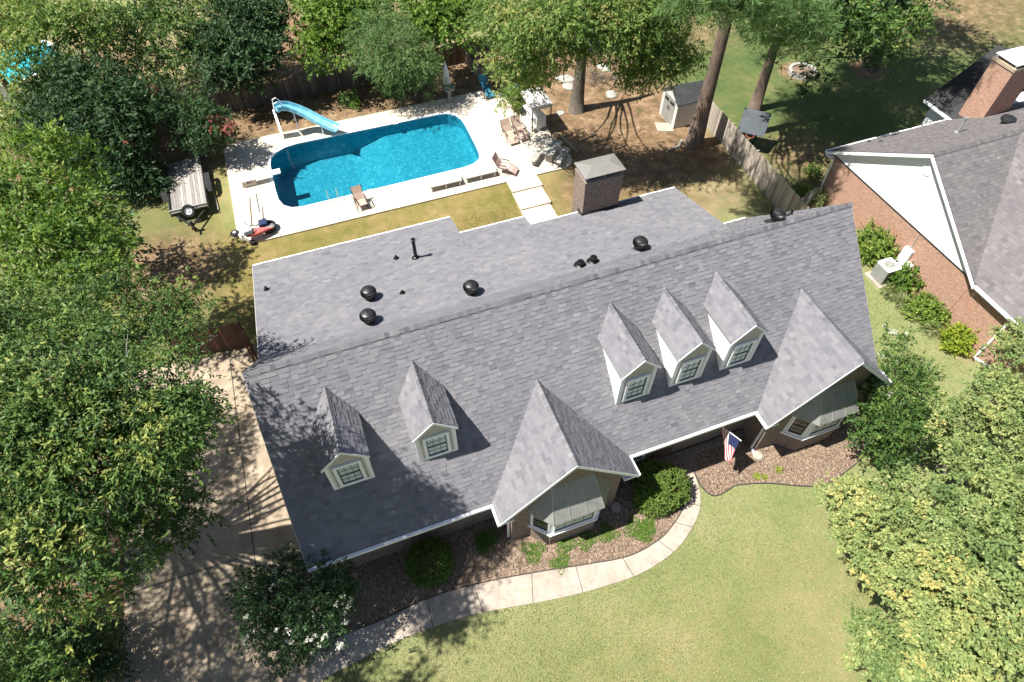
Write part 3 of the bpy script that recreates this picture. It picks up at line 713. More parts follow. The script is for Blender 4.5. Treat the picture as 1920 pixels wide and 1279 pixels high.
# ------------------------------------------------------------------ neighbouring house
nb = thing('red_brick_house', 'orange-red brick house with white gable and brown-grey roof at the right edge', 'house')
NX, PY, PZ, NE = 29.55, 2.76, 6.3, 2.85; YR, YF = 8.05, -2.3; kR = (PZ-NE)/(YR-PY); kF = (PZ-NE)/(PY-YF)
NL = 46.0
SN = M['shingle_n']
mb = MB()
Vn = Vector((0,-1,kR)).normalized(); shingles(mb, (NX,YR,NE), (1,0,0), Vn, lambda a, b: (0, NL-NX), math.hypot(YR-PY, PZ-NE), .17, .016)
Vn = Vector((0,1,kF)).normalized(); shingles(mb, (NX,YF,NE), (1,0,0), Vn, lambda a, b: (0, NL-NX), math.hypot(PY-YF, PZ-NE), .17, .016)
slab(mb, [(NX,YF,NE),(NL,YF,NE),(NL,PY,PZ),(NX,PY,PZ)]); slab(mb, [(NX,PY,PZ),(NL,PY,PZ),(NL,YR,NE),(NX,YR,NE)])
# front wing with its ridge towards the street
WE = 2.95; kw = .66; rx = 34.6; rz = WE+(rx-NX-.02)*kw
def fnw(v0, v1):
    z = WE+v1*kw/math.hypot(1, kw); return (0, min(PY-.02, PY-(PZ-z)/kF)+12.3)
shingles(mb, (NX+.02,-12,WE), (0,1,0), (1,0,kw), fnw, math.hypot(rx-NX, rz-WE), .17, .016)
shingles(mb, (2*rx-NX,-12,WE), (0,1,0), (-1,0,kw), fnw, math.hypot(rx-NX, rz-WE), .17, .016)
slab(mb, [(NX+.02,-12,WE),(rx,-12,rz),(rx,.9,rz),(NX+.02,-2.1,WE)]); slab(mb, [(rx,-12,rz),(2*rx-NX,-12,WE),(2*rx-NX,-2.1,WE),(rx,.9,rz)])
nroof = mb.build('roof', SN, nb)
mb = MB(); ridge_caps(mb, (NX,PY,PZ+.01), (NL,PY,PZ+.01), (0,-1,-kF), (0,1,-kR)); mb.build('ridge_cap', SN, nroof)
mb = MB(); x0 = NX+.32
mb.add([(x0,YF+.3,0),(x0,YR-.35,0),(x0,YR-.35,NE-.08),(x0,YF+.3,NE-.08),(NL-.3,YF+.3,0),(NL-.3,YR-.35,0),(NL-.3,YR-.35,NE-.08),(NL-.3,YF+.3,NE-.08)], [(0,3,2,1),(1,2,6,5),(4,5,6,7),(0,4,7,3),(3,7,6,2)])
mb.box(x0+.02, -11.7, 0, 2*rx-NX-.4, YF+.29, WE-.12)
mb.build('wall', M['brick_n'], nb)
mb = MB(); mb.add([(x0-.025,YF+.25,NE-.1),(x0-.025,YR-.3,NE-.1),(x0-.025,PY,PZ-.22),(x0+.1,YF+.25,NE-.1),(x0+.1,YR-.3,NE-.1),(x0+.1,PY,PZ-.22)], [(0,2,1),(3,4,5),(0,1,4,3)])
gs = mb.build('gable_siding', M['white'], nb)
mb = MB(); mb.bar((x0-.03,YF+.3,NE-.12),(x0-.03,YR-.35,NE-.12),.03,.05); mb.build('drip_edge', M['flash'], nb)
mb = MB(); mb.lathe([(.26,0),(.26,.03),(.2,.035),(.2,.02)], (0,0,0), 20)
vm = mb.build('gable_vent', M['white'], nb); vm.location = (x0-.03, PY, PZ-.95); vm.rotation_euler = (0,-math.pi/2,0)
mb = MB(); rake(mb, NX-.002, -1, [(YF,NE),(PY,PZ),(YR,NE)], .035)
for ya, za, yb2, zb2 in ((YF,NE,PY,PZ),(PY,PZ,YR,NE)):
    mb.add([(NX,ya,za-.19),(NX,yb2,zb2-.19),(x0-.03,yb2,zb2-.19),(x0-.03,ya,za-.19)], [(0,1,2,3)])
mb.build('rake_board', M['white'], nb)
mb = MB(); mb.box(NX,YR+.015,NE-.16,NL,YR+.12,NE-.02); mb.box(NX+.04,YR-.34,NE-.28,NL,YR+.012,NE-.19); mb.build('rear_gutter', M['white'], nb)
mb = MB(); mb.box(NX-.1,-12,WE-.15,NX+.0,YF-.02,WE-.02); mb.box(NX+.025,-12,WE-.3,x0,YF-.02,WE-.13); mb.build('gutter', M['white'], nb)
mb = MB(); mb.tube([(x0-.1,YR-.42,NE-.25),(x0-.08,YR-.45,NE-.6),(x0-.06,YR-.45,.4),(x0-.2,YR-.45,.05)], .05, 8); mb.build('downspout', M['white'], nb)
mb = MB(); mb.tube([(NX-.05,-4.3,WE-.15),(x0-.06,-4.25,WE-.5),(x0-.06,-4.25,.3),(x0-.25,-4.3,.06),(x0+.2,-5.6,.06)], .055, 8); mb.build('downspout', M['white'], nb)
# plumbing pipe and low vent on the rear slope
def nplane(px, py):
    d = ray(px, py); nn = Vector((0,kR,1)); t = (PZ+kR*PY-nn.dot(Vector(CAM)))/nn.dot(d); return Vector(CAM)+d*t
q = nplane(1795,248); mb = MB(); mb.lathe([(.16,-.05),(.15,.02),(.06,.05),(.055,.75),(.1,.76),(.1,.84)], q, 12); mb.build('vent_pipe', M['galv'], nroof)
q = nplane(1886,231); mb = MB(); mb.lathe([(.2,-.1),(.2,.12),(.33,.14),(.36,.2),(.33,.3),(.18,.36),(.0,.37)], q, 18); mb.build('ventilator', M['blackp'], nroof)
# chimney beyond the ridge of the rear wing
cx0, cy0 = 38.0, 6.55
mb = MB(); mb.box(cx0,cy0,0,cx0+1.7,cy0+1.35,6.4)
nch = mb.build('chimney', M['brick_n'], nb)
mb = MB(); mb.box(cx0-.05,cy0-.05,6.4,cx0+1.75,cy0+1.4,6.55); mb.build('crown', M['drive'], nch)
mb = MB()
for xx in (cx0+.1,cx0+1.6):
    for yy in (cy0+.1,cy0+1.25): mb.box(xx-.03,yy-.03,6.55,xx+.03,yy+.03,6.72)
mb.box(cx0+.3,cy0+.3,6.55,cx0+1.4,cy0+1.05,6.66); mb.box(cx0-.02,cy0-.02,6.72,cx0+1.72,cy0+1.37,6.77); mb.build('chimney_cap', M['white'], nch)
# rear wing roof behind the chimney
mb = MB(); bx, by_ = cx0-.3, cy0+3.4
slab(mb, [(bx,by_,3.0),(bx,cy0+.2,3.0),(bx+3.4,cy0+.2,5.6),(bx+3.4,by_,5.6)]); shingles(mb, (bx,cy0+.2,3.0), (0,1,0), (3.4,0,2.6), lambda a, b: (0, by_-cy0-.2), math.hypot(3.4,2.6), .17, .016)
mb.build('wing_roof', M['flash'], nb)
mb = MB(); mb.box(bx+.4,YR-.3,0,bx+6,by_-.3,2.95); mb.build('wing_wall', M['white'], nb)
mb = MB(); mb.box(bx-.09,cy0+.2,2.85,bx-.01,by_,2.99); mb.build('wing_gutter', M['white'], nb)
# boxes on the wall
mb = MB(); q = G(1705,487,1.2); mb.box(x0-.2,1.02,.75,x0-.004,1.5,1.75); mb.box(x0-.205,1.05,.8,x0-.2,1.47,1.7)
ub = mb.build('utility_box', M['white'], nb, bevel=.01)
mb = MB(); mb.box(x0-.16,.66,.55,x0-.004,.98,1.15); mb.build('meter_box', M['white'], nb, bevel=.01)
mb = MB(); mb.bar((x0-.03,1.3,1.76),(x0-.03,1.3,NE-.15),.03); mb.build('conduit', M['galv'], nb)
# air conditioner
ac = thing('air_conditioner', 'grey air conditioner with a round fan grille beside the orange brick wall', 'air conditioner', (28.95,1.2,0))
mb = MB(); mb.box(-.56,-.56,-.02,.56,.56,.09); mb.build('pad', M['path'], ac)
mb = MB(); mb.box(-.38,-.38,.1,.38,.38,.98)
for k_ in range(18):
    z = .15+k_*.045; mb.box(-.4,-.4,z,.4,.4,z+.018)
mb.build('cabinet', M['galv'], ac)
mb = MB(); mb.prism([(-.42,-.36),(-.36,-.42),(.36,-.42),(.42,-.36),(.42,.36),(.36,.42),(-.36,.42),(-.42,.36)], .981, 1.02)
mb.build('top_panel', M['white'], ac)
mb = MB(); mb.lathe([(.29,1.021),(.29,1.035),(.27,1.04),(.27,1.025)], (0,0,0), 24); mb.lathe([(.09,1.022),(.08,1.06),(0,1.065)], (0,0,0), 14, 0, False)
for k_ in range(12):
    a = math.pi*k_/6; mb.bar((.08*math.cos(a),.08*math.sin(a),1.038),(.28*math.cos(a),.28*math.sin(a),1.038),.012)
mb.build('fan_grille', M['galv'], ac)
# ------------------------------------------------------------------ fences
def picket_fence(name, label, P0, P1, h, m, parent_side=1, pw=.14, gap=.008, posts=2.4, dog=True, hj=.03, group=None, lean=0):
    P0, P1 = Vector((*P0, 0)), Vector((*P1, 0)); d = (P1-P0); Ln = d.length; ang = math.atan2(d.y, d.x)
    t = thing(name, label, 'fence', P0, ang, group)
    b = MB(); x = 0; k_ = 0
    while x < Ln-.02:
        w_ = min(pw, Ln-x); hh = h+rr.uniform(-hj, hj); c = rr.random(); tl = rr.uniform(-.008,.008)
        y0 = -.012+tl; y1 = .012+tl; c_ = .03 if w_ > .08 else 0
        ps = [(x,.02),(x+w_,.02),(x+w_,hh-c_),(x+w_-c_,hh),(x+c_,hh),(x,hh-c_)]
        b.add([(p[0],y0,p[1]) for p in ps]+[(p[0],y1,p[1]) for p in ps], [(0,1,2,3,4,5),(11,10,9,8,7,6)]+[(i,6+i,6+(i+1) % 6,(i+1) % 6) for i in range(6)], 0, c)
        x += pw+gap; k_ += 1
    b.build('picket_panel', m, t)
    b = MB()
    for z in ((.25, h*.5, h-.25) if h > 1 else (.2, h-.2)): b.box(0,.021*parent_side,z,Ln,.06*parent_side,z+.085)
    b.build('rail', m, t)
    nP = max(1, int(Ln/posts))
    for i in range(nP+1):
        xx = Ln*i/nP; b = MB(); b.box(xx-.045,.061*parent_side,0,xx+.045,.15*parent_side,h-.02); b.build('post', m, t)
    return t
picket_fence('wooden_fence', 'long dark weathered picket fence along the yard behind the pool', (-6.0,26.3), (-.8,27.75), 1.35, M['fence_dark'])
picket_fence('wooden_fence', 'straight dark picket fence right behind the blue slide', (-.75,27.8), (11.9,28.1), 1.38, M['fence_dark'])
picket_fence('wooden_fence', 'reddish brown picket fence behind the closed parasol', (11.95,28.15), (15.7,28.2), 1.45, M['fence_red'])
picket_fence('wooden_fence', 'dark picket fence between the reddish fence and the oak', (15.75,28.3), (20.6,28.4), 1.5, M['fence_dark'])
picket_fence('equipment_screen', 'low grey picket screen left side, beside the blue chair and reddish fence', (15.55,27.9), (15.75,25.6), .95, M['fence_grey'])
picket_fence('equipment_screen', 'low grey picket screen front side, behind the blue lounge chair', (15.8,25.55), (18.4,25.4), .95, M['fence_grey'])
picket_fence('wooden_fence', 'pale weathered picket fence between the shed and the brick neighbour', (27.5,16.0), (27.05,5.2), 1.72, M['fence_grey'], 1)
picket_fence('driveway_gate', 'dark brown plank gate across the top of the driveway', (-4.6,8.35), (-1.42,7.95), 1.72, M['fence_red'], 1)
picket_fence('wooden_fence', 'short brown fence section between driveway gate and house corner', (-1.35,7.95), (-1.15,6.7), 1.7, M['fence_red'], -1)
t = thing('wire_fence', 'low white posted wire fence between pale picket fence and brick neighbour', 'fence', (27.1,6.7,0), math.atan2(.7,2.6))
b = MB(); b.box(0,-.03,1.0,2.6,.03,1.06); b.build('top_rail', M['fence_dark'], t)
for x in (.05,.95,1.75,2.55):
    b = MB(); b.box(x-.03,-.035,0,x+.03,.035,1.0); b.build('post', M['white'], t)
b = MB()
for k_ in range(9): b.box(0,-.006,.1+k_*.1,2.6,.006,.108+k_*.1)
for k_ in range(26): b.box(.05+k_*.1,-.004,.05,.056+k_*.1,.004,1.0)
b.build('mesh', M['galv'], t)
# ------------------------------------------------------------------ garden shed
SHD = noisy('shed_resin', (.50,.50,.47), (.57,.57,.54), 2, .6); SHR = noisy('shed_roof', (.03,.033,.036), (.06,.063,.066), 3, .6)
t = thing('garden_shed', 'small pale grey resin shed with dark gable roof under the tall pine', 'shed', (25.4,16.15,0))
b = MB(); w_, l_, hz, pk = 1.85, 2.0, 1.75, 2.35
b.add([(0,0,0),(0,w_,0),(0,w_,hz),(0,w_/2,pk-.05),(0,0,hz),(l_,0,0),(l_,w_,0),(l_,w_,hz),(l_,w_/2,pk-.05),(l_,0,hz)], [(0,4,3,2,1),(5,6,7,8,9),(0,5,9,4),(1,2,7,6)])
for i in range(1, 8): b.box(i*l_/8-.01,-.012,.05,i*l_/8+.01,-.001,hz-.05)
b.build('wall', SHD, t)
b = MB()
for y0, z0, s_ in ((-.1,hz-.08,1),(w_+.1,hz-.08,-1)):
    q = [(-.12,y0,z0),(l_+.1,y0,z0),(l_+.1,w_/2,pk),(-.12,w_/2,pk)]; a = [Vector(p) for p in q]; d_ = [p-Vector((0,0,.05)) for p in a]
    b.add(a+d_, [(0,1,2,3),(7,6,5,4),(0,4,5,1),(1,5,6,2),(3,7,4,0)])
b.build('roof', SHR, t)
for y0 in (.3,.935):
    b = MB(); b.box(-.03,y0,.08,-.002,y0+.615,1.7); d_ = b.build('door', M['galv'], t)
    b = MB(); b.box(-.036,y0+.07,1.3,-.031,y0+.545,1.5); b.build('door_window', M['sash'], d_)
    b = MB(); b.box(-.06,y0+(.52 if y0 < .5 else .06),.85,-.031,y0+(.56 if y0 < .5 else .1),1.05); b.build('handle', M['black'], d_)
b = MB(); b.prism([(24.35,16.2),(25.3,15.85),(25.5,16.7),(24.6,17.1)], -.02, .06); tag(b.build('concrete_pad', M['path'], bevel=.01), 'flat concrete pad on the dirt before the grey shed', 'pad')
# ------------------------------------------------------------------ pool furniture
SLB = noisy('slide_blue', (.16,.47,.62), (.26,.58,.7), 1.2, .3, 0, 0, .5)
t = thing('pool_slide', 'curved light blue pool slide with white ladder at the pool edge', 'pool slide', (0,0,DZ))
path = [(2.45,23.42,1.82),(2.75,23.5,1.86),(3.15,23.5,1.74),(3.6,23.4,1.5),(4.05,23.22,1.22),(4.45,23.0,.96),(4.85,22.75,.74),(5.25,22.45,.58),(5.55,22.2,.52)]
pp = [Vector(p) for p in path]; sm_ = []
for i in range(len(pp)-1):
    for k_ in range(3): sm_.append(pp[i].lerp(pp[i+1], k_/3))
sm_.append(pp[-1]); b = MB(); prof = [(-.3,.22),(-.29,.03),(-.2,-.05),(0,-.08),(.2,-.05),(.29,.03),(.3,.22),(.33,.22),(.33,.0),(.22,-.1),(0,-.13),(-.22,-.1),(-.33,.0),(-.33,.22)]
vs = []; fs = []; k0 = len(prof)
for i, p in enumerate(sm_):
    d_ = sm_[min(i+1,len(sm_)-1)]-sm_[max(i-1,0)]; d_.normalize(); x = d_.cross(Vector((0,0,1))).normalized(); z = x.cross(d_)
    for a, h in prof: vs.append(p+x*a+z*h)
for i in range(len(sm_)-1):
    for j in range(k0): fs.append((i*k0+j, i*k0+(j+1) % k0, (i+1)*k0+(j+1) % k0, (i+1)*k0+j))
fs += [tuple(range(k0)), tuple(range((len(sm_)-1)*k0, len(sm_)*k0))[::-1]]
b.add(vs, fs); b.build('chute', SLB, t, smooth=False)
b = MB()
for s_ in (-.24,.24):
    b.tube([(2.28,23.4+s_,0),(2.3,23.4+s_,1.0),(2.36,23.4+s_,1.9),(2.42,23.4+s_,2.35),(2.62,23.4+s_,2.42),(2.85,23.45+s_,2.1),(2.86,23.45+s_,1.85)], .028, 8)
b.build('handrail', M['white'], t)
b = MB()
for k_ in range(6): z = .25+k_*.29; b.box(2.24,23.18,z,2.38,23.62,z+.035)
b.build('ladder_step', M['white'], t)
for x, y, z in ((3.35,23.45,1.55),(4.7,22.85,.72)):
    b = MB()
    for s_ in (-.22,.22): b.tube([(x,y+s_,0),(x,y+s_,z)], .028, 8)
    b.build('support_leg', M['white'], t)
t = thing('diving_board', 'white diving board over the left end of the pool', 'diving board', (0,0,DZ))
b = MB(); b.prism([(-.55,19.22),(1.75,19.3),(1.75,19.75),(-.55,19.67)], .38, .45); b.build('board', M['white'], t, bevel=.015)
b = MB(); b.prism([(-.5,19.27),(.3,19.3),(.3,19.66),(-.5,19.63)], 0, .2); b.prism([(-.45,19.3),(-.2,19.3),(-.2,19.6),(-.45,19.6)], .2, .38); b.prism([(.1,19.33),(.28,19.33),(.28,19.62),(.1,19.62)], .2, .38); b.build('stand', M['deck'], t, bevel=.01)
BEN = noisy('bench_plastic', (.40,.39,.36), (.47,.46,.43), 5, .6)
def chaise_flat(x, y, label):
    t = thing('low_bench', label, 'bench', (x,y,DZ), 0, 'low white benches beside the pool')
    b = MB(); b.box(-.95,-.36,.3,.95,.36,.36)
    for k_ in range(1, 6): b.box(-.97,-.36+k_*.12-.006,.361,.97,-.36+k_*.12+.006,.365)
    b.build('bench_top', BEN, t, bevel=.01)
    for xx in (-.82,0,.82):
        for yy in (-.3,.3):
            b = MB(); b.box(xx-.035,yy-.035,0,xx+.035,yy+.035,.3); b.build('leg', M['galv'], t)
chaise_flat(10.3,15.55,'low white bench, left one of the pair at the pool front edge'); chaise_flat(12.4,15.6,'low white bench, right one of the pair, next to the steps')
SLING = noisy('tan_sling', (.42,.30,.24), (.5,.37,.3), 9, .8); SLINGP = noisy('pink_sling', (.48,.32,.29), (.56,.39,.35), 9, .8)
FRM = noisy('bronze_frame', (.07,.06,.05), (.12,.1,.085), 6, .5, .4)
def sling_chair(name, label, x, y, rz, mt, long=True, group=None, z=DZ):
    t = thing(name, label, 'chair', (x,y,z), rz, group)
    seat = [(.56,.95),(.4,.62),(.2,.36),(.0,.34)]
    b = MB(); w_ = .27
    def strip(pts, nm, m):
        b = MB()
        for (ya, za), (yb, zb) in zip(pts[:-1], pts[1:]):
            b.add([(-w_,ya,za),(w_,ya,za),(w_,yb,zb),(-w_,yb,zb),(-w_,ya,za-.025),(w_,ya,za-.025),(w_,yb,zb-.025),(-w_,yb,zb-.025)], [(0,1,2,3),(7,6,5,4),(0,4,5,1),(2,6,7,3),(1,5,6,2),(3,7,4,0)])
        b.build(nm, m, t)
    strip([(.62,1.0),(.45,.66),(.25,.38)], 'backrest', mt)
    strip([(.24,.37),(-.05,.34),(-.3,.37)], 'seat', mt)
    if long: strip([(-.31,.37),(-.55,.3),(-.78,.17)], 'legrest', mt)
    for s_ in (-1, 1):
        b = MB(); x_ = s_*(w_+.03)
        b.tube([(x_,.64,1.02),(x_,.25,.37),(x_,-.32,.38)]+([(x_,-.8,.16)] if long else []), .018, 6); b.tube([(x_,-.35,0),(x_,-.3,.38),(x_,-.22,.56),(x_,.3,.58),(x_,.38,.56)], .018, 6); b.tube([(x_,.25,.37),(x_,.55,0),(x_,-.35,.01)], .018, 6)
        b.build('frame', FRM, t)
        b = MB(); b.box(x_-.03,-.22,.57,x_+.03,.32,.6); b.build('armrest', FRM, t)
    return t
G2 = 'sling lounge chairs on the pool deck'
sling_chair('sling_chair', 'tan reclining sling chair, left of the pair beside the grill canopy', 15.25, 18.4, .1, SLING, True, G2)
sling_chair('sling_chair', 'tan reclining sling chair, right of the pair beside the grill canopy', 15.98, 18.55, .12, SLING, True, G2)
sling_chair('sling_chair', 'single brown sling chair at the front edge of the pool near the ladder', 5.5, 15.35, .1, SLING, False, G2)
sling_chair('sling_chair', 'pinkish sling chair right of the low white benches by the steps', 13.9, 15.55, .9, SLINGP, True, G2)
BLU = noisy('blue_sling', (.03,.16,.25), (.05,.22,.32), 6, .7)
sling_chair('lounge_chair', 'blue sling lounge chair at the rear edge of the deck', 15.55, 23.55, .1, BLU, True)
# picnic table with two benches
STN = noisy('cast_stone', (.27,.265,.235), (.38,.37,.33), 3, .85)
def q_top(pts, z, th_, parent, nm, m):
    b = MB(); b.prism([(p[0]-parent.location.x, p[1]-parent.location.y) for p in pts], z, z+th_); return b.build(nm, m, parent, bevel=.015)
tp = [G(1035,260,1.05), G(1051.5,265,1.05), G(1038.6,291,1.05), G(1015.4,287,1.05)]
def rect_fit(ps):
    c = sum((Vector(p) for p in ps), Vector())/4; return c
c = rect_fit(tp); ang = math.atan2((tp[0]-tp[3]).y, (tp[0]-tp[3]).x)-math.pi/2
def slab_furn(name, label, cat, c, rz, lx, ly, h, group=None):
    t = thing(name, label, cat, (c[0],c[1],DZ), rz, group)
    b = MB(); b.box(-lx/2,-ly/2,h-.07,lx/2,ly/2,h); b.build('slab_top', STN, t, bevel=.015)
    for s_ in (-1, 1):
        b = MB(); b.box(-lx*.32,s_*ly*.3-.05,0,lx*.32,s_*ly*.3+.05,h-.071); b.build('pedestal', STN, t, bevel=.01)
slab_furn('picnic_table', 'grey stone picnic table on the right end of the pool deck', 'table', c, ang, .72, 1.5, .75)
bt = [G(1053.4,272.6,.75), G(1069.6,276.8,.75), G(1053.4,310.6,.75), G(1040.7,300.7,.75)]; c2 = rect_fit(bt)
slab_furn('stone_bench', 'grey stone bench right of the picnic table, dappled by shade', 'bench', c2, ang, .42, 1.55, .45, 'stone picnic benches')
slab_furn('stone_bench', 'pale sunlit stone bench left of the picnic table', 'bench', (c[0]-.95,c[1]+.02), ang, .36, 1.35, .45, 'stone picnic benches')
# grill canopy with covered grill
CAN = noisy('canopy_cloth', (.46,.44,.42), (.54,.52,.5), 2, .8)
t = thing('grill_canopy', 'grey cloth grill canopy on four bronze posts at the deck corner', 'canopy', (16.8,18.5,DZ), 0)
W2, D2, H2 = 1.2, 1.8, 1.75
for xx in (0, W2):
    for yy in (0, D2):
        b = MB(); b.box(xx-.03,yy-.03,0,xx+.03,yy+.03,H2); b.build('post', FRM, t)
b = MB(); a = [(-.06,-.06,H2),(W2+.06,-.06,H2),(W2+.06,D2+.06,H2),(-.06,D2+.06,H2)]; e = [(W2*.3,D2*.35,H2+.22),(W2*.7,D2*.35,H2+.22),(W2*.7,D2*.65,H2+.22),(W2*.3,D2*.65,H2+.22)]
lo = [(p[0],p[1],H2-.24) for p in a]
b.add(a+e+lo, [(0,1,5,4),(1,2,6,5),(2,3,7,6),(3,0,4,7),(4,5,6,7),(8,9,1,0),(9,10,2,1),(10,11,3,2),(11,8,0,3)]); b.build('cloth_roof', CAN, t)
b = MB(); b.box(.03,-.02,.1,W2-.03,.02,.14); b.bar((.03,.6,.9),(.03,1.2,.9),.04); b.build('crossbar', FRM, t)
b = MB(); b.box(.03,.1,.8,.28,D2-.1,.83); b.build('shelf', M['white'], t)
t = thing('covered_grill', 'grill under a pale grey cover beneath the cloth canopy', 'grill', (17.3,19.1,DZ), .25)
b = MB(); b.add([(-.36,-.6,.05),(.36,-.6,.05),(.36,.6,.05),(-.36,.6,.05),(-.33,-.55,.85),(.33,-.55,.85),(.33,.55,.85),(-.33,.55,.85),(-.2,-.42,1.08),(.2,-.42,1.08),(.2,.42,1.08),(-.2,.42,1.08)],
    [(0,1,5,4),(1,2,6,5),(2,3,7,6),(3,0,4,7),(4,5,9,8),(5,6,10,9),(6,7,11,10),(7,4,8,11),(8,9,10,11)]); b.build('cover', M['siding'], t, bevel=.03)
for xx in (-.3,.3):
    for yy in (-.5,.5):
        b = MB(); b.lathe([(.05,0),(.05,.05)], (xx,yy,0), 8); b.build('caster', M['blackp'], t)
# bird bath and closed parasol
t = thing('bird_bath', 'pale stone bird bath on the rear edge of the deck before the parasol', 'bird bath', (13.05,23.55,DZ))
b = MB(); b.lathe([(.24,0),(.22,.07),(.13,.12),(.1,.4),(.12,.68),(.2,.74)], (0,0,0), 16); b.build('pedestal', STN, t, smooth=True)
b = MB(); b.lathe([(.14,.74),(.34,.82),(.42,.92),(.4,.93),(.3,.87),(.0,.84)], (0,0,0), 20, 0, False); b.build('bowl', STN, t, smooth=True)
UMB = noisy('parasol_cloth', (.64,.67,.76), (.78,.79,.83), 5, .7)
t = thing('closed_parasol', 'closed white and pale blue parasol standing behind the stone bird bath', 'parasol', (13.15,24.35,0))
b = MB(); b.lathe([(.28,0),(.28,.06),(.05,.1),(.025,.14),(.025,2.55),(.04,2.57),(.0,2.63)], (0,0,0), 12); b.build('pole', M['galv'], t)
b = MB(); n_ = 16; vs = []; fs = []
for z, r in ((1.0,.24),(1.15,.26),(1.7,.2),(2.2,.11),(2.5,.04)):
    for j in range(n_): a = 2*math.pi*j/n_; k_ = r*(1.0 if j % 2 else .62); vs.append((k_*math.cos(a), k_*math.sin(a), z))
for i in range(4):
    for j in range(n_): fs.append((i*n_+j, i*n_+(j+1) % n_, (i+1)*n_+(j+1) % n_, (i+1)*n_+j))
b.add(vs, fs); b.build('canopy', UMB, t)
# pool ladder rails, skimmer lids, poles
t = thing('pool_ladder', 'pair of chrome ladder rails curving over the front pool edge', 'ladder', (0,0,DZ))
for x in (3.9,4.42):
    b = MB(); b.tube([(x,16.3,0),(x,16.3,.45),(x,16.42,.6),(x,16.6,.62),(x,16.72,.45),(x,16.74,-.55)], .024, 8); b.build('rail', M['galv'], t)
b = MB()
for z in (-.2,-.45): b.box(3.93,16.7,z,4.39,16.76,z+.04)
b.build('tread', M['white'], t)
for x, y, lb in ((9.16,22.32,'white skimmer lid in the rear coping of the pool'),(6.2,16.55,'white skimmer plate in the front coping of the pool')):
    b = MB(); b.box(x-.16,y-.05,DZ-.0,x+.16,y+.11,DZ+.022); tag(b.build('skimmer_lid', M['white'], bevel=.005), lb, 'skimmer lid')
def pole(a, b_, r, m, label):
    b = MB(); b.tube([(*a, DZ+.04), (*b_, DZ+.05)], r, 6); tag(b.build('pool_pole', m), label, 'pole', 'poles lying on the deck')
def Gd(px, py): p = G(px, py, DZ); return (p.x, p.y)
pole(Gd(480,364), Gd(486,398), .018, M['galv'], 'upper grey pole lying on the sunlit deck left of the pool')
pole(Gd(468,372), Gd(472,424), .018, M['drive'], 'long pale pole pointing to the blue and white bag')
pole(Gd(492,388), Gd(493,412), .022, M['galv'], 'short grey pole behind the black tub')
b = MB(); b.tube([(*Gd(456,416),DZ+.03),(*Gd(462,422),DZ+.03),(*Gd(468,424),DZ+.03),(*Gd(480,424),DZ+.03),(*Gd(488,419),DZ+.03),(*Gd(493,412),DZ+.03)], .022, 6); tag(b.build('garden_hose', M['joint']), 'curved dark hose lying on the deck behind the bag', 'hose')
# pile at the deck corner
p = G(503,425,DZ+.2); t = thing('black_tub', 'round black tub with grey middle at the deck corner', 'tub', (p.x,p.y,DZ))
b = MB(); b.lathe([(.34,0),(.4,.28),(.42,.3),(.36,.3),(.32,.06)], (0,0,0), 24, 0, False); b.build('shell', M['blackp'], t)
b = MB(); b.lathe([(.33,.14),(.2,.2),(.0,.22)], (0,0,0), 20, 0, False); b.build('lid', M['galv'], t)
p = G(494,422,DZ+.2); b = MB(); NAVY = noisy('navy_plastic', (.01,.02,.07), (.02,.035,.1), 5, .6)
b.add([(-.26,-.22,0),(.26,-.22,0),(.26,.22,0),(-.26,.22,0),(-.2,-.2,.42),(.24,-.16,.4),(.22,.2,.5),(-.2,.18,.46)], [(0,3,2,1),(4,5,6,7),(0,1,5,4),(1,2,6,5),(2,3,7,6),(3,0,4,7)])
o = tag(b.build('navy_bin', NAVY, bevel=.04), 'navy blue bin wedged against the round black tub', 'bin'); o.location = (p.x,p.y,DZ)
RED = noisy('red_float', (.5,.1,.09), (.62,.17,.15), 4, .5)
p = G(482,438,DZ+.3); t = thing('red_kayak', 'pointed red kayak propped over the front edge of the deck', 'kayak', (p.x,p.y,DZ+.42), .05)
b = MB(); vs = []; fs = []; st = [(-.55,.16),(-.3,.24),(0,.26),(.3,.2),(.6,.09),(.85,.015)]
for x, w_ in st:
    for a in range(8):
        t_ = 2*math.pi*a/8; vs.append((x, w_*math.cos(t_), .12*math.sin(t_)*(w_/.26+.3)))
for i in range(len(st)-1):
    for a in range(8): fs.append((i*8+a, i*8+(a+1) % 8, (i+1)*8+(a+1) % 8, (i+1)*8+a))
fs += [tuple(range(8)), tuple(range(40,48))[::-1]]
b.add(vs, fs); b.build('hull', RED, t, smooth=True)
b = MB(); b.lathe([(.15,.1),(.17,.15),(.12,.15),(.1,.1)], (-.1,0,0), 14); b.build('cockpit', M['joint'], t)
BAG = noisy('bag_cloth', (.35,.47,.66), (.78,.79,.8), 7, .7)
t = thing('beach_bag', 'blue and white beach bag on top of the red kayak', 'bag', (p.x-.42,p.y+.02,DZ+.5), .2)
b = MB(); b.add([(-.28,-.24,0),(.28,-.24,0),(.28,.24,0),(-.28,.24,0),(-.22,-.2,.28),(.24,-.2,.24),(.24,.22,.3),(-.2,.2,.34)], [(0,3,2,1),(4,5,6,7),(0,1,5,4),(1,2,6,5),(2,3,7,6),(3,0,4,7)]); b.build('body', BAG, t, bevel=.06)
b = MB(); b.tube([(-.1,-.22,.2),(-.12,-.2,.42),(.08,-.2,.44),(.12,-.22,.2)], .02, 6); b.build('strap', M['white'], t)
t = thing('float_rack', 'thin dark rack under the red kayak at the deck corner', 'rack', (p.x-.25,p.y,DZ))
b = MB()
for x in (-.5,.5): b.tube([(x,-.3,0),(x,0,.36),(x,.3,0)], .022, 6)
b.tube([(-.5,0,.36),(.5,0,.36)], .022, 6); b.build('frame', FRM, t)
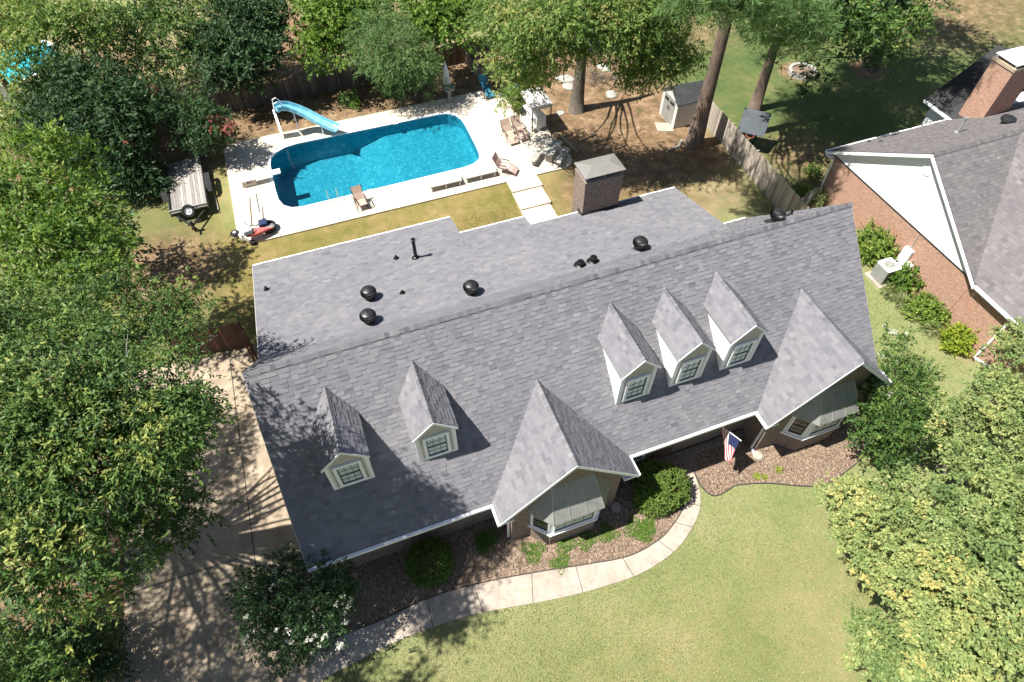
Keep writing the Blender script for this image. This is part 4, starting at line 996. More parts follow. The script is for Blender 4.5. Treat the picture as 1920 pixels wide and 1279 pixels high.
p = G(440,437,.3); t = thing('hose_reel', 'black and white hose reel beside the front left corner of the deck', 'hose reel', (p.x,p.y,0), .5)
b = MB(); b.lathe([(.2,.2),(.24,.24),(.24,.3),(.2,.34),(.1,.34),(.0,.34)], (0,0,0), 16, 0, False); b.build('drum', M['blackp'], t)
b = MB(); b.lathe([(.08,.341),(.08,.37),(0,.375)], (0,0,0), 10, 0, False); b.box(-.15,-.15,0,.15,.15,.2); b.build('base', M['white'], t)
b = MB(); b.tube([(*Gd(446,437),DZ+.03),(*Gd(455,444),DZ+.03),(*Gd(463,450),DZ+.03)], .02, 6); b.tube([(*Gd(447,438),DZ+.06),(*Gd(464,438),DZ+.06)], .015, 6)
b.build('cord', M['joint'], t)
b = MB(); b.lathe([(.13,0),(.16,.22),(.17,.24),(.1,.24)], (0,0,0), 12); o = tag(b.build('dark_bucket', M['blackp']), 'small dark bucket on the grass below the white deck corner', 'bucket'); p = G(475,458,.2); o.location = (p.x,p.y,.15)
# potted hydrangea stand, tarp, backboard, stones
def rock(name, label, px, py, s_, m, z=0, cat='stone', group=None, seed=0):
    import bmesh
    bm = bmesh.new(); bmesh.ops.create_icosphere(bm, subdivisions=2, radius=1); r_ = random.Random(seed+int(px))
    for v in bm.verts:
        v.co *= 1+r_.uniform(-.15,.15); v.co = Vector((v.co.x*s_[0], v.co.y*s_[1], v.co.z*s_[2]))
    b = MB(); bm.verts.index_update(); b.add([v.co[:] for v in bm.verts], [tuple(v.index for v in f.verts) for f in bm.faces]); bm.free()
    o = b.build(name, m); p = G(px, py, z); o.location = (p.x, p.y, s_[2]*.3+z); o.rotation_euler.z = r_.uniform(0, 3)
    return tag(o, label, cat, group)
gS = 'flat stones on the pine straw'
rock('flagstone', 'large flat grey flagstone left of the oak trunk, farther from the pool', 1060,148,(.65,.45,.1),STN,0,'stone',gS,1)
rock('flagstone', 'flat grey flagstone left of the oak trunk, nearer the canopy', 1066,163,(.5,.4,.1),STN,0,'stone',gS,2)
rock('flagstone', 'flat grey flagstone right of the oak trunk', 1146,178,(.5,.34,.12),STN,0,'stone',gS,3)
rock('flagstone', 'pale flagstone on the straw before the brush pile', 1133,128,(.6,.4,.1),STN,0,'stone',gS,4)
rock('flagstone', 'small pale flagstone beside the grill canopy', 1050,213,(.35,.25,.07),STN,0,'stone',gS,5)
BLT = noisy('blue_tarp', (.012,.03,.2), (.025,.06,.32), 4, .6)
p = G(1130,83,.3); t = thing('blue_boat', 'blue upturned boat under the oak foliage', 'boat', (p.x,p.y,0), .1)
b = MB(); vs = []; fs = []; st = [(-1.0,.3,.35),(-.95,.42,.5),(-.2,.48,.56),(.6,.38,.5),(1.05,.06,.36)]
for x, w_, h in st:
    for a in range(7):
        t_ = math.pi*a/6; vs.append((x, w_*math.cos(t_), h*math.sin(t_)))
for i in range(len(st)-1):
    for a in range(6): fs.append((i*7+a, i*7+a+1, (i+1)*7+a+1, (i+1)*7+a))
fs.append(tuple(range(7)))
b.add(vs, fs); b.build('hull', BLT, t); b = MB(); b.bar((-1.0,0,.57),(.6,0,.57),.05); b.build('keel', NAVY, t)
t = thing('basketball_backboard', 'tilted dark blue-grey basketball backboard beyond the pale picket fence', 'backboard', (28.6,12.9,0), -.75)
BB = noisy('backboard_panel', (.035,.045,.055), (.07,.085,.1), 2.5, .5)  # panel colour darkened to hold the shade it stands in
b = MB(); Mt = Matrix.Rotation(.62,3,'X'); b.obox((0,0,1.75),(1.55,1.45,.05),Mt); b.build('board', BB, t)
b = MB(); 
for x in (-.35,.35): b.bar((x,-.35,0),(x,-.1,1.65),.07); b.bar((x,.6,.02),(x,0,1.6),.06)
b.bar((-.4,.6,.03),(.4,.6,.03),.08); b.build('stand', M['flash'], t)
b = MB(); n_ = 16; b.tube([(.23*math.cos(2*math.pi*k_/n_), -.72+.23*math.sin(2*math.pi*k_/n_), 1.32) for k_ in range(n_+1)], .015, 5); b.build('rim', RED, t)
# splash stones by the downspouts
for px, py, lb in ((1155,952,'round pale stepping stone in the shade beside the heart shaped bush'),(1420,855,'round pale stepping stone on the mulch beside the right brick bay')):
    p = G(px,py,0); b = MB(); b.lathe([(.2,0),(.2,.06),(.17,.075),(0,.08)], (0,0,0), 20, 0, False); o = tag(b.build('stepping_stone', M['path']), lb, 'stone', 'round stepping stones'); o.location = (p.x,p.y,.02)
p = G(20,128,.6); t = thing('round_pool', 'round above ground pool with teal water glimpsed through the trees at the left edge', 'pool', (p.x,p.y,0))
b = MB(); b.lathe([(3.1,0),(3.1,1.0),(3.16,1.0),(3.16,1.06),(2.98,1.06),(2.98,.2)], (0,0,0), 32, 0, False); b.build('wall', M['white'], t)
TEAL = noisy('teal_water', (.02,.34,.4), (.04,.44,.5), 1.2, .08, 0, 0, .6)
b = MB(); b.lathe([(2.97,.86),(1.5,.865),(0,.865)], (0,0,0), 32, 0, False); b.build('water', TEAL, t)
# brick ring planter in the neighbour's yard
p = G(1503,138,0); t = thing('stone_ring', 'round stone tree ring on the shaded lawn', 'stone ring', (p.x,p.y,0))
b = MB(); b.lathe([(.95,0),(.95,.3),(.72,.3),(.72,.0)], (0,0,0), 26, 0, False); b.build('ring', STN, t)
b = MB(); b.lathe([(.72,.2),(.3,.26),(0,.27)], (0,0,0), 20, 0, False); b.build('soil', M['mulch'], t)
# roots and logs
def log(pts, r, label, m='bark'):
    b = MB(); ps = [tuple(G(*q, 0)+Vector((0,0,r*.6))) for q in pts]; b.tube(ps, [r*(1-.5*i/len(ps)) for i in range(len(ps))], 7); tag(b.build('fallen_branch', M[m]), label, 'branch')
log([(1278,266),(1273,275),(1262,281),(1252,284)], .11, 'curved fallen branch on the straw left of the pine trunk', 'barkpale')
b = MB(); r_ = random.Random(4); c0 = G(1120,150,0)
for k_ in range(46):
    a = r_.uniform(0, 6.28); x, y = r_.gauss(0,.6), r_.gauss(0,.45); l_ = r_.uniform(.5,1.2); z = r_.uniform(.03,.4)
    b.tube([(x-l_*math.cos(a)/2,y-l_*math.sin(a)/2,z),(x,y,z+r_.uniform(0,.12)),(x+l_*math.cos(a)/2,y+l_*math.sin(a)/2,max(.02,z+r_.uniform(-.25,.2)))], [.025,.02,.01], 5)
o = tag(b.build('brush_pile', M['bark']), 'pile of cut dry branches right of the oak trunk', 'brush pile', None, 'stuff'); o.location = c0
# long wooden edging by the picnic table
def Gp(px, py): p = G(px, py, .05); return (p.x, p.y, .05)
b = MB(); b.bar(Gp(1046,250), Gp(1082,285), .08, .1); tag(b.build('timber_edging', M['fence_grey']), 'thin timber edging on the straw behind the picnic table', 'edging')
# ------------------------------------------------------------------ utility trailer
t = thing('utility_trailer', 'flat wooden decked utility trailer parked on the grass left of the pool', 'trailer', (-3.35,18.1,0), .02)
b = MB(); zt = .6; n_ = 13
for i in range(n_): x = -.92+i*1.84/n_; b.box(x+.006,.1,zt-.04,x+1.84/n_-.006,4.55,zt+rr.uniform(-.004,.004), 0, rr.random())
b.build('deck', M['planks'], t)
b = MB(); b.box(-1.0,.0,.42,-.93,4.6,.68); b.box(.93,.0,.42,1.0,4.6,.68); b.box(-1.0,-.08,.4,1.0,.09,.52); b.box(-1.0,4.56,.42,1.0,4.64,.56); b.build('frame', M['blackp'], t)
b = MB(); b.box(-.98,-.06,.521,.98,.0,.6); b.box(-.98,-.12,.7,.98,-.04,.82)
for x in (-.96,-.4,.4,.96): b.box(x-.03,-.1,.521,x+.03,-.05,.7)
b.build('front_rail', M['galv'], t)
b = MB()
for s_ in (-.8,.8): b.bar((s_,0,.42),(0,-1.25,.42),.08)
b.bar((0,-1.1,.42),(0,-1.55,.45),.08); b.lathe([(.06,.0),(.06,.42),(.09,.43),(.09,.7)], (.02,-1.2,0), 10); b.build('tongue', M['blackp'], t)
def wheel(parent, c, axis, r=.33, nm='wheel'):
    b = MB(); b.lathe([(r*.62,-.1),(r*.92,-.11),(r,-.07),(r,.07),(r*.92,.11),(r*.62,.1),(r*.62,-.1)], (0,0,0), 24, 0, False)
    o = b.build(nm, M['rubber'], parent); o.location = c
    o.rotation_euler = {'x': (0,math.pi/2,0), 'y': (math.pi/2,0,0), 's': (math.pi/2-.5,0,0)}[axis]
    b = MB(); b.lathe([(r*.61,-.09),(r*.61,.06),(r*.5,.07),(r*.45,.03),(r*.18,.05),(r*.15,.09),(0,.09)], (0,0,0), 20, 0, False)
    for k_ in range(5): a = k_*1.257; b.lathe([(.02,.05),(.02,.075),(0,.076)], (r*.32*math.cos(a), r*.32*math.sin(a), 0), 6, 0, False)
    b.build('rim', M['white'], o)
for s_ in (-1.17,1.17):
    wheel(t, (s_,2.15,.34), 'x')
    b = MB(); b.box(s_-.15,1.6,.7,s_+.15,2.7,.74); b.add([(s_-.15,1.25,.5),(s_+.15,1.25,.5),(s_+.15,1.6,.74),(s_-.15,1.6,.74),(s_-.15,3.05,.5),(s_+.15,3.05,.5),(s_+.15,2.7,.74),(s_-.15,2.7,.74)], [(0,1,2,3),(7,6,5,4)]); b.build('fender', M['rubber'], t)
wheel(t, (-.02,-.3,.72), 's', .34, 'spare_wheel')
def timber(a, b_, label):
    b = MB(); b.bar((*[v for v in G(*a,0)][:2],.06), (*[v for v in G(*b_,0)][:2],.06), .09, .1); tag(b.build('timber', M['fence_grey']), label, 'timber', 'loose timbers by the trailer')
timber((403,368),(410,396),'loose board on the grass right of the trailer'); timber((352,424),(378,413),'loose board under the trailer tongue')

# ------------------------------------------------------------------ trees and shrubs
LEAF = {
 'oak': leaf_mat('oak_leaf', [(0, (.025,.062,.014)), (.4, (.055,.115,.024)), (.75, (.115,.185,.04)), (1, (.27,.3,.075))], .2),
 'light': leaf_mat('light_leaf', [(0, (.06,.115,.025)), (.4, (.12,.2,.045)), (.75, (.2,.28,.075)), (1, (.36,.34,.12))]),
 'willow': leaf_mat('willow_leaf', [(0, (.06,.12,.035)), (.5, (.13,.22,.075)), (1, (.22,.31,.13))]),
 'dark': leaf_mat('dark_leaf', [(0, (.02,.048,.017)), (.5, (.04,.088,.03)), (.9, (.07,.13,.045)), (1, (.12,.18,.06))], .25),
 'bright': leaf_mat('bright_leaf', [(0, (.05,.11,.018)), (.5, (.11,.2,.03)), (1, (.22,.3,.06))]),
 'maple': leaf_mat('maple_leaf', [(0, (.085,.14,.045)), (.4, (.185,.255,.085)), (.75, (.29,.335,.12)), (1, (.48,.42,.15))], .2),
 'pine': leaf_mat('pine_needle', [(0, (.06,.12,.04)), (.5, (.12,.21,.07)), (1, (.24,.32,.13))]),
 'sunny': leaf_mat('sunny_leaf', [(0, (.08,.15,.025)), (.5, (.18,.27,.05)), (1, (.34,.37,.09))]),
 'box': leaf_mat('boxwood_leaf', [(0, (.05,.105,.018)), (.5, (.115,.19,.035)), (1, (.22,.28,.07))]),
 'lime': leaf_mat('lime_leaf', [(0, (.11,.18,.015)), (.5, (.24,.31,.03)), (1, (.42,.42,.06))]),
 'red': leaf_mat('red_blossom', [(0, (.3,.08,.07)), (.5, (.45,.16,.14)), (1, (.52,.28,.22))]),
 'white': leaf_mat('white_blossom', [(0, (.6,.6,.58)), (1, (.8,.8,.78))]),
 'grassy': leaf_mat('strap_leaf', [(0, (.1,.16,.05)), (.5, (.24,.27,.12)), (1, (.42,.4,.22))]),
}
def unit(v): return v/np.maximum(np.linalg.norm(v, axis=-1, keepdims=True), 1e-6)
def leaf_mesh(name, m, base, axis, nrm, ln, wd, rnd, parent):
    'one small pointed face per leaf'
    n = len(base); side = unit(np.cross(axis, nrm))
    mid = base+axis*(ln*.45)[:,None]
    v = np.stack([base, mid+side*(wd/2)[:,None], base+axis*ln[:,None], mid-side*(wd/2)[:,None]], 1).reshape(-1, 3).astype(np.float32)
    me = bpy.data.meshes.new(name); me.vertices.add(4*n); me.vertices.foreach_set('co', v.ravel())
    me.loops.add(4*n); me.loops.foreach_set('vertex_index', np.arange(4*n, dtype=np.int32))
    me.polygons.add(n); me.polygons.foreach_set('loop_start', np.arange(0, 4*n, 4, dtype=np.int32))
    me.update(calc_edges=True); me.materials.append(m)
    at = me.attributes.new('rnd', 'FLOAT', 'FACE'); at.data.foreach_set('value', np.clip(rnd, 0, 1).astype(np.float32))
    o = bpy.data.objects.new(name, me); S.collection.objects.link(o)
    if parent: o.parent = parent
    return o
def foliage(parent, name, m, lobes, seed, dens=26, ll=.14, lw=.05, per=9, tw=.32, droop=.25, hue=.25, inner=.45, flat=1.0, up=.8, rag=.22, low=.35, clump=0, cn=10):
    """lobes: (x, y, z, r) or (x, y, z, rx, ry, rz[, tone]); twigs fill each lobe's outer shell, leaves sit along the twigs"""
    rg = np.random.default_rng(seed); B = []; A = []; NN = []; LN = []; RN = []
    for lb in lobes:
        tone = 0
        if len(lb) == 4: c = np.array(lb[:3]); r = np.array([lb[3], lb[3], lb[3]*flat])
        else:
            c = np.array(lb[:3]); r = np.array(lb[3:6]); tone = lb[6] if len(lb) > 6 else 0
        area = 4*math.pi*((r[0]*r[1]+r[0]*r[2]+r[1]*r[2])/3)
        n0 = int(area*dens*.72)+6; n = max(4, n0//cn) if clump else n0
        d = unit(rg.normal(size=(n*2, 3))); keep = (d[:,2] > -low) | (rg.random(n*2) < .3); d = d[keep][:n]; n = len(d)
        ph = rg.random(9)*6.28; k1 = 2.3+rg.random()*1.5
        wob = np.sin(d[:,0]*k1*1.7+ph[0])*np.sin(d[:,1]*k1*1.9+ph[1])+.7*np.sin(d[:,2]*k1*3.1+ph[2]+d[:,0]*4)+.5*np.sin(d[:,0]*9+ph[3])*np.sin(d[:,1]*8+ph[4])
        rad = 1-inner*rg.random(n)**1.8+rag*wob*.55
        p = c+d*r*rad[:,None]
        ax = unit(d*np.array([1,1,.75])+rg.normal(size=(n,3))*.55+np.array([0,0,-droop]))
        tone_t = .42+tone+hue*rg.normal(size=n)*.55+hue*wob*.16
        if clump:
            wd_ = rg.normal(size=n)
            q = np.repeat(np.arange(n), cn); off = rg.normal(size=(len(q),3))*np.array([1,1,.5])*(clump*(.6+.7*rg.random(n)))[q][:,None]
            p = p[q]+off; d = unit(d[q]*.8+unit(off)*.7+np.array([0,0,.25])); tone_t = tone_t[q]+.1*hue*rg.normal(size=len(q))+.5*off[:,2]; n = len(q)  # higher leaves in a clump paler: new growth plus painted sun on tops
            ax = unit(d*np.array([1,1,.6])+rg.normal(size=(n,3))*.5+np.array([0,0,-droop]))
        tl = tw*(.6+.8*rg.random(n))
        for k in range(per):
            t = (k+rg.random(n))/per
            b = p+ax*(tl*t)[:,None]+np.array([0,0,-1.])*(droop*.5*tl*t*t)[:,None]
            la = unit(ax*.75+rg.normal(size=(n,3))*.75+np.array([0,0,-droop*.7]))
            nn = unit(d*.5+np.array([0,0,up])+rg.normal(size=(n,3))*.55)
            B.append(b); A.append(la); NN.append(nn); LN.append(ll*(.65+.7*rg.random(n))); RN.append(tone_t+rg.normal(size=n)*.13)
    B = np.concatenate(B); A = np.concatenate(A); NN = np.concatenate(NN); LN = np.concatenate(LN); RN = np.concatenate(RN)
    return leaf_mesh(name, m, B, A, NN, LN, LN*(lw/ll), RN, parent)
def limb_pts(a, b, sag, rg, k=6):
    a, b = Vector(a), Vector(b); out = []
    off = Vector((rg.uniform(-1,1), rg.uniform(-1,1), rg.uniform(-.5,.5)))*(b-a).length*.16
    for i in range(k+1):
        t = i/k; out.append(a.lerp(b, t)+Vector((0,0,sag))*math.sin(math.pi*t)+off*math.sin(math.pi*t*1.5)*t)
    return out
def wood_of(parent, base, top, r0, lobes, bark, seed, fork=.45, nlimb=99, lean=(0,0), name='trunk'):
    'tapered trunk with a limb (and side twigs) to each lobe, in one mesh'
    rg = random.Random(seed); b = MB(); base = Vector(base); top = Vector(top)
    k = 9; tp = []
    for i in range(k+1):
        t = i/k; tp.append(base.lerp(top, t)+Vector((math.sin(t*4+seed), math.cos(t*3.3+seed), 0))*r0*.5*t)
    rad = [r0*(1.35 if i == 0 else 1.08 if i == 1 else 1)*(1-.75*i/k) for i in range(k+1)]
    tp[0] = tp[0]-Vector((0,0,.15)); b.tube(tp, rad, 12)
    for i, lb in enumerate(lobes[:nlimb]):
        c = Vector(lb[:3]); t = max(.2, min(.97, fork+.5*(c.z-base.z)/max(.1, (top.z-base.z))-.35+rg.uniform(-.06,.06)))
        s_ = base.lerp(top, t); s_ += Vector((math.sin(t*4+seed), math.cos(t*3.3+seed), 0))*r0*.5*t
        if (c-s_).length < .3: continue
        e = s_.lerp(c, .95); P = limb_pts(s_, e, .06*(c-s_).length, rg); rl = max(.016, r0*(1-.7*t)*.3)
        b.tube(P, [rl*(1-.82*j/6) for j in range(7)], 7)
        rb = lb[3]
        for q in range(4):
            j = rg.randint(3, 6); a = P[j]; dv = Vector((rg.uniform(-1,1), rg.uniform(-1,1), rg.uniform(-.2,.7))).normalized()*rb*rg.uniform(.5,.95)
            b.tube(limb_pts(a, a+dv, .03, rg, 4), [rl*.3*(1-.8*z/4) for z in range(5)], 5)
    return b.build(name, bark, parent, smooth=True)
def LB(px, py, h, rpx, sz=.8, tone=0):
    'a crown lobe seen at (px, py) at height h, rpx photo pixels wide in radius'
    p = G(px, py, h); r = rpx*depth(p)/FPX
    return (p.x, p.y, p.z, r, r, r*sz, tone)
def tree(name, label, base, h, r0, lobes, leaf, bark, seed, group=None, cat='tree', lean=(0,0), nl=99, **kw):
    t = thing(name, label, cat, (0,0,0), 0, group)
    wood_of(t, (*base, 0), (base[0]+lean[0], base[1]+lean[1], h), r0, lobes, M[bark], seed, nlimb=nl)
    foliage(t, 'crown', LEAF[leaf], lobes, seed, **kw)
    return t
GT = 'large trees left of the house'
# big willow oak over the driveway, close to the camera
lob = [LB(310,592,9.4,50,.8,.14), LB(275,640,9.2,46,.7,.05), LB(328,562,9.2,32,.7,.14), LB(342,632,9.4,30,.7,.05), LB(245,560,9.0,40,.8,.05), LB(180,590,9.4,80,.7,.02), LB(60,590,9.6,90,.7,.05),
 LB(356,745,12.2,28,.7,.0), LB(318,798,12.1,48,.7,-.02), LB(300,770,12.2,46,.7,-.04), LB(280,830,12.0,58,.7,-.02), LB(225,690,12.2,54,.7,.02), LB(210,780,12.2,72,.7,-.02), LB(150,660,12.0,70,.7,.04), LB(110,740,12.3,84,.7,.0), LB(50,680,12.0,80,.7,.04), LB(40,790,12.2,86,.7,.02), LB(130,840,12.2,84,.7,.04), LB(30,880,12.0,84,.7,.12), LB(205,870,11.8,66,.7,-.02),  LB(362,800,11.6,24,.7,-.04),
 LB(200,775,11,64,.6,-.1), LB(262,765,11,60,.6,-.1), LB(305,805,11,60,.6,-.1), LB(330,778,11.2,40,.6,-.1), LB(255,852,11,60,.6,-.1), LB(190,860,11,60,.6,-.1), LB(120,890,11,66,.6,-.1), LB(300,830,10.2,60,.6,-.1), LB(325,785,10,42,.6,-.1), LB(270,885,10,54,.6,-.1), LB(346,765,11.6,28,.6,-.1),  # inner lobes hidden in the crown, added to deepen its shadow on the roof
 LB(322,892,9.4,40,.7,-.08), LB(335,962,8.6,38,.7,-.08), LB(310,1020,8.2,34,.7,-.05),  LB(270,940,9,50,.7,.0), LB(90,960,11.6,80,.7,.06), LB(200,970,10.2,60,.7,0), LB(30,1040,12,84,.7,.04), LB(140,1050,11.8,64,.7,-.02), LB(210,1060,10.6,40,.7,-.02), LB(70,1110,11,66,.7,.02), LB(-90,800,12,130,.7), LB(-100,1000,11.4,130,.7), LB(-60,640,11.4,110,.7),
 (-10,-5,10,2.1,2.1,1.5), (-11.2,-2,11,2.3,2.3,1.6), (-10.2,1.2,10.5,2,2,1.5), (-12,-7,9.5,2,2,1.5), (-8.6,-7.6,9.4,1.8,1.8,1.3), (-9.2,3.6,9.6,1.8,1.8,1.4), (-13,.6,10,2,2,1.5), (-6.6,-9,9.6,1.5,1.5,1.1), (-10,-9.6,9,1.8,1.8,1.3), (-6.4,-6.4,10,1.4,1.4,1.0), (-7.4,-3.6,10.8,1.6,1.6,1.2), (-4.2,-8.2,10.2,1.1,1.1,.8)]
tree('willow_oak', 'large green willow oak spreading over the driveway at the left edge', (-8.2,-.5), 10.5, .42, lob, 'oak', 'barkpale', 21, GT, dens=54, ll=.11, lw=.04, per=12, tw=.27, droop=.45, hue=.42, inner=.62, rag=.4, clump=.3, cn=24)
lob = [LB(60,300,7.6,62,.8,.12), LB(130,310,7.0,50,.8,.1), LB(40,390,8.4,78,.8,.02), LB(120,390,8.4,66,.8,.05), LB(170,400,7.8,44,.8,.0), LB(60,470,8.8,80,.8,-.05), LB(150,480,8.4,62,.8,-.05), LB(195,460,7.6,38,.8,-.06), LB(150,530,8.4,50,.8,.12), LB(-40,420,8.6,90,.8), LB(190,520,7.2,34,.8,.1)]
tree('broadleaf_tree', 'rounded mid green tree left of the parked trailer', (-9.0,10.8), 7.4, .34, lob, 'bright', 'bark', 22, GT, dens=22, ll=.18, lw=.08, per=8, tw=.3, droop=.2, hue=.45, inner=.6, clump=.34, cn=10)
# dark shrub mass between trailer and upper left corner
def gb(px, py): p = G(px, py, 0); return (p.x, p.y)
lob = [LB(110,190,3.6,55,.8,.05), LB(180,170,4.2,62,.8,-.02), LB(240,200,3.8,56,.8,.05), LB(150,250,3.0,62,.8,-.08), LB(220,270,2.4,55,.8,-.1), LB(90,255,3.0,48,.8,-.05), LB(280,190,3.2,40,.8,.08), LB(120,140,4.6,40,.8), LB(205,320,1.4,46,.7,-.12), LB(260,330,1.0,40,.7,-.15)]
t = tree('crape_myrtle', 'wide dark green crape myrtle with a few red blossoms behind the trailer', gb(190,310), 3.4, .14, lob, 'dark', 'barkpale', 23, None, dens=20, ll=.26, lw=.085, per=9, tw=.6, droop=.1, hue=.3, inner=.7, rag=.4)
foliage(t, 'blossom', LEAF['red'], [LB(205,158,4.4,6), LB(285,168,4.0,7), LB(155,222,3.6,5), LB(240,265,2.9,6), LB(62,190,3.6,6), LB(160,128,4.6,6)], 24, dens=22, ll=.12, lw=.07, per=6, tw=.15, inner=.9)
lob = [LB(385,225,2.8,34,.8,.02), LB(355,210,3.0,34,.8,.08), LB(410,240,2.5,28,.8,-.05), LB(385,260,2.0,30,.8,-.1), LB(345,250,2.2,24,.8)]
t = tree('crape_myrtle', 'small crape myrtle with coral red blossoms at the rear left deck corner', gb(380,290), 2.6, .08, lob, 'dark', 'barkpale', 25, None, dens=20, ll=.22, lw=.08, per=8, tw=.5, droop=.1, hue=.3, inner=.7, rag=.4)
foliage(t, 'blossom', LEAF['red'], [LB(403,222,3.1,9), LB(420,240,2.8,11), LB(432,228,2.8,6), LB(392,243,2.7,6), LB(352,232,2.7,5), LB(400,255,2.3,6)], 26, dens=26, ll=.13, lw=.08, per=6, tw=.2, inner=.9)
# far trees along the top
GB = 'trees beyond the pool fence'
lob = [LB(30,60,5.58,62,.9,.2), LB(100,40,6.20,60,.9,.1), LB(60,130,4.65,48,.9,.12), LB(-20,30,5.58,60,.9,.12), LB(150,60,5.83,50,.9,.0), LB(20,200,3.47,45,.8,.2), LB(30,250,3.10,40,.8,.22)]
tree('tall_tree', 'yellow green sunlit tree in the top left corner', gb(40,200), 5.5, .26, lob, 'light', 'bark', 27, GB, dens=17, clump=.38, cn=9, ll=.24, lw=.09, per=8, tw=.5, droop=.2, hue=.25, inner=.6)
lob = [LB(200,60,4.20,52,.9,.02), LB(260,40,4.50,56,.9,.1), LB(330,70,4.30,48,.9,.05), LB(220,110,3.50,42,.9,-.05), LB(290,110,3.50,46,.9,0), LB(350,120,3.20,36,.9,0), LB(300,10,4.50,60,.9,.05), LB(385,30,4.20,50,.9,.08)]
tree('tall_tree', 'loose mid green tree over the bare ground left of the round dark tree', gb(300,110), 4.2, .22, lob, 'oak', 'bark', 28, GB, dens=12, clump=.38, cn=9, ll=.24, lw=.08, per=8, tw=.55, droop=.25, hue=.3, inner=.75, rag=.4)
lob = [LB(450,40,4.71,52,.9,-.08), LB(490,30,4.71,46,.9,-.02), LB(440,90,3.97,48,.9,-.05), LB(480,100,3.60,46,.9,-.02), LB(505,75,3.72,34,.9,.02), LB(420,130,3.10,38,.9,-.05), LB(465,140,2.73,34,.9,-.05), LB(400,90,3.72,40,.9), LB(460,0,4.71,50,.9)]
tree('round_tree', 'dense dark green round tree behind the left end of the dark fence', gb(470,140), 4.2, .22, lob, 'dark', 'bark', 29, GB, dens=21, clump=.38, cn=9, ll=.24, lw=.1, per=8, tw=.4, droop=.2, hue=.3, inner=.5)
lob = [LB(600,50,4.35,44,.9,.12), LB(640,30,4.62,48,.9,.08), LB(600,5,4.76,46,.9,.1), LB(580,90,3.40,32,.9,.05), LB(640,90,3.54,40,.9,.05), LB(690,20,4.76,46,.9,.02), LB(680,60,4.08,36,.9)]
tree('round_tree', 'bright green broadleaf tree behind the slide at the top', gb(625,110), 4.4, .2, lob, 'bright', 'bark', 30, GB, dens=18, clump=.38, cn=9, ll=.24, lw=.11, per=8, tw=.4, droop=.2, hue=.28, inner=.55)
lob = [LB(735,75,4.4,46,.9,.05), LB(700,100,3.8,36,.9,0), LB(770,100,3.8,38,.9,.1), LB(745,120,3.2,36,.9,.08), LB(790,120,3.0,28,.9,.1), LB(690,70,4.4,32,.9,0), LB(720,45,5.0,36,.9,.05), LB(790,145,1.9,26,.9,.05), LB(740,155,1.6,22,.9,-.2)]
tree('willow', 'pale feathery willow like tree between the slide and the closed parasol', gb(742,168), 4.4, .12, lob, 'willow', 'barkpale', 31, GB, dens=30, clump=.3, cn=9, ll=.2, lw=.035, per=10, tw=.5, droop=.35, hue=.25, inner=.6, rag=.35)
lob = [LB(820,40,4.61,40,.9,.1), LB(850,60,4.18,34,.9,.05), LB(800,10,5.04,44,.9,.0), LB(790,50,4.32,34,.9,.02), LB(850,20,4.75,36,.9,.12), LB(880,10,4.90,34,.9,0)]
tree('round_tree', 'bright green tree behind the reddish fence section', gb(830,85), 4.4, .18, lob, 'bright', 'bark', 32, GB, dens=18, clump=.38, cn=9, ll=.24, lw=.11, per=8, tw=.4, droop=.2, hue=.28, inner=.55)
# the oak by the canopy
lob = [LB(960,60,8.6,44,.7,.12), LB(1010,45,9.4,52,.7,.1), LB(1060,30,10,54,.7,.02), LB(960,115,6.6,42,.6,.12), LB(1000,110,7.2,40,.6,.15), LB(1040,90,8,44,.7,.1), LB(1090,75,8.4,42,.7,.08), LB(975,150,4.6,30,.5,.15), LB(1010,140,5.4,28,.5,.15), LB(930,30,8.4,36,.7,.05), LB(1120,40,9.4,50,.7,.0), LB(1170,50,9.2,52,.7,-.02), LB(1180,100,7.4,46,.7,.02), LB(1220,70,8.4,48,.7,-.06), LB(1230,120,6.8,40,.7,.0), LB(1200,140,6,34,.6,.05), LB(1270,90,7.6,40,.7,-.05), LB(1100,10,10,60,.7,0), LB(1240,10,10,60,.7,-.05), LB(1180,5,10,50,.7,0), LB(970,5,9.4,50,.7,.05), LB(960,180,3.2,22,.5,.1)]
tree('oak', 'tall oak with yellow green tips and thick grey trunk beside the grill canopy', gb(1080,207), 9.5, .42, lob, 'light', 'bark', 33, None, nl=6, dens=36, ll=.19, lw=.058, per=9, tw=.4, droop=.4, hue=.45, inner=.65, rag=.35, clump=.36, cn=10, lean=(.2,.3))
# pines
def pine(label, base, h, r0, lobes, seed):
    t = thing('pine', label, 'pine', (0,0,0), 0, 'tall pines in the right back yard')
    wood_of(t, (*base, 0), (base[0]+.25, base[1]+.1, h), r0, lobes, M['pinebark'], seed, fork=.6)
    foliage(t, 'crown', LEAF['pine'], lobes, seed, clump=.3, cn=7, dens=24, ll=.34, lw=.03, per=16, tw=.3, droop=-.1, hue=.3, inner=.85, rag=.4, up=.5)
pine('tall pine with pale brown trunk standing right in front of the grey shed', gb(1300,272), 20.5, .42, [LB(1360,20,12,40,.5,.15), LB(1400,35,11.6,34,.5,.1), LB(1330,-10,12.5,46,.5,.05), LB(1420,0,12.4,44,.5,.1), LB(1290,15,12,30,.5,-.05), LB(1300,-60,13,60,.6), LB(1390,-50,13.4,60,.6), (25,13.4,15.5,2,2,1.1), (27.4,15.6,16,2.1,2.1,1.1), (24.6,16,17.2,1.9,1.9,1.1), (26.6,13.2,18.4,1.8,1.8,1.1), (25.9,15,20,1.6,1.6,1.1), (28,13.6,17,1.8,1.8,1.0)], 41)
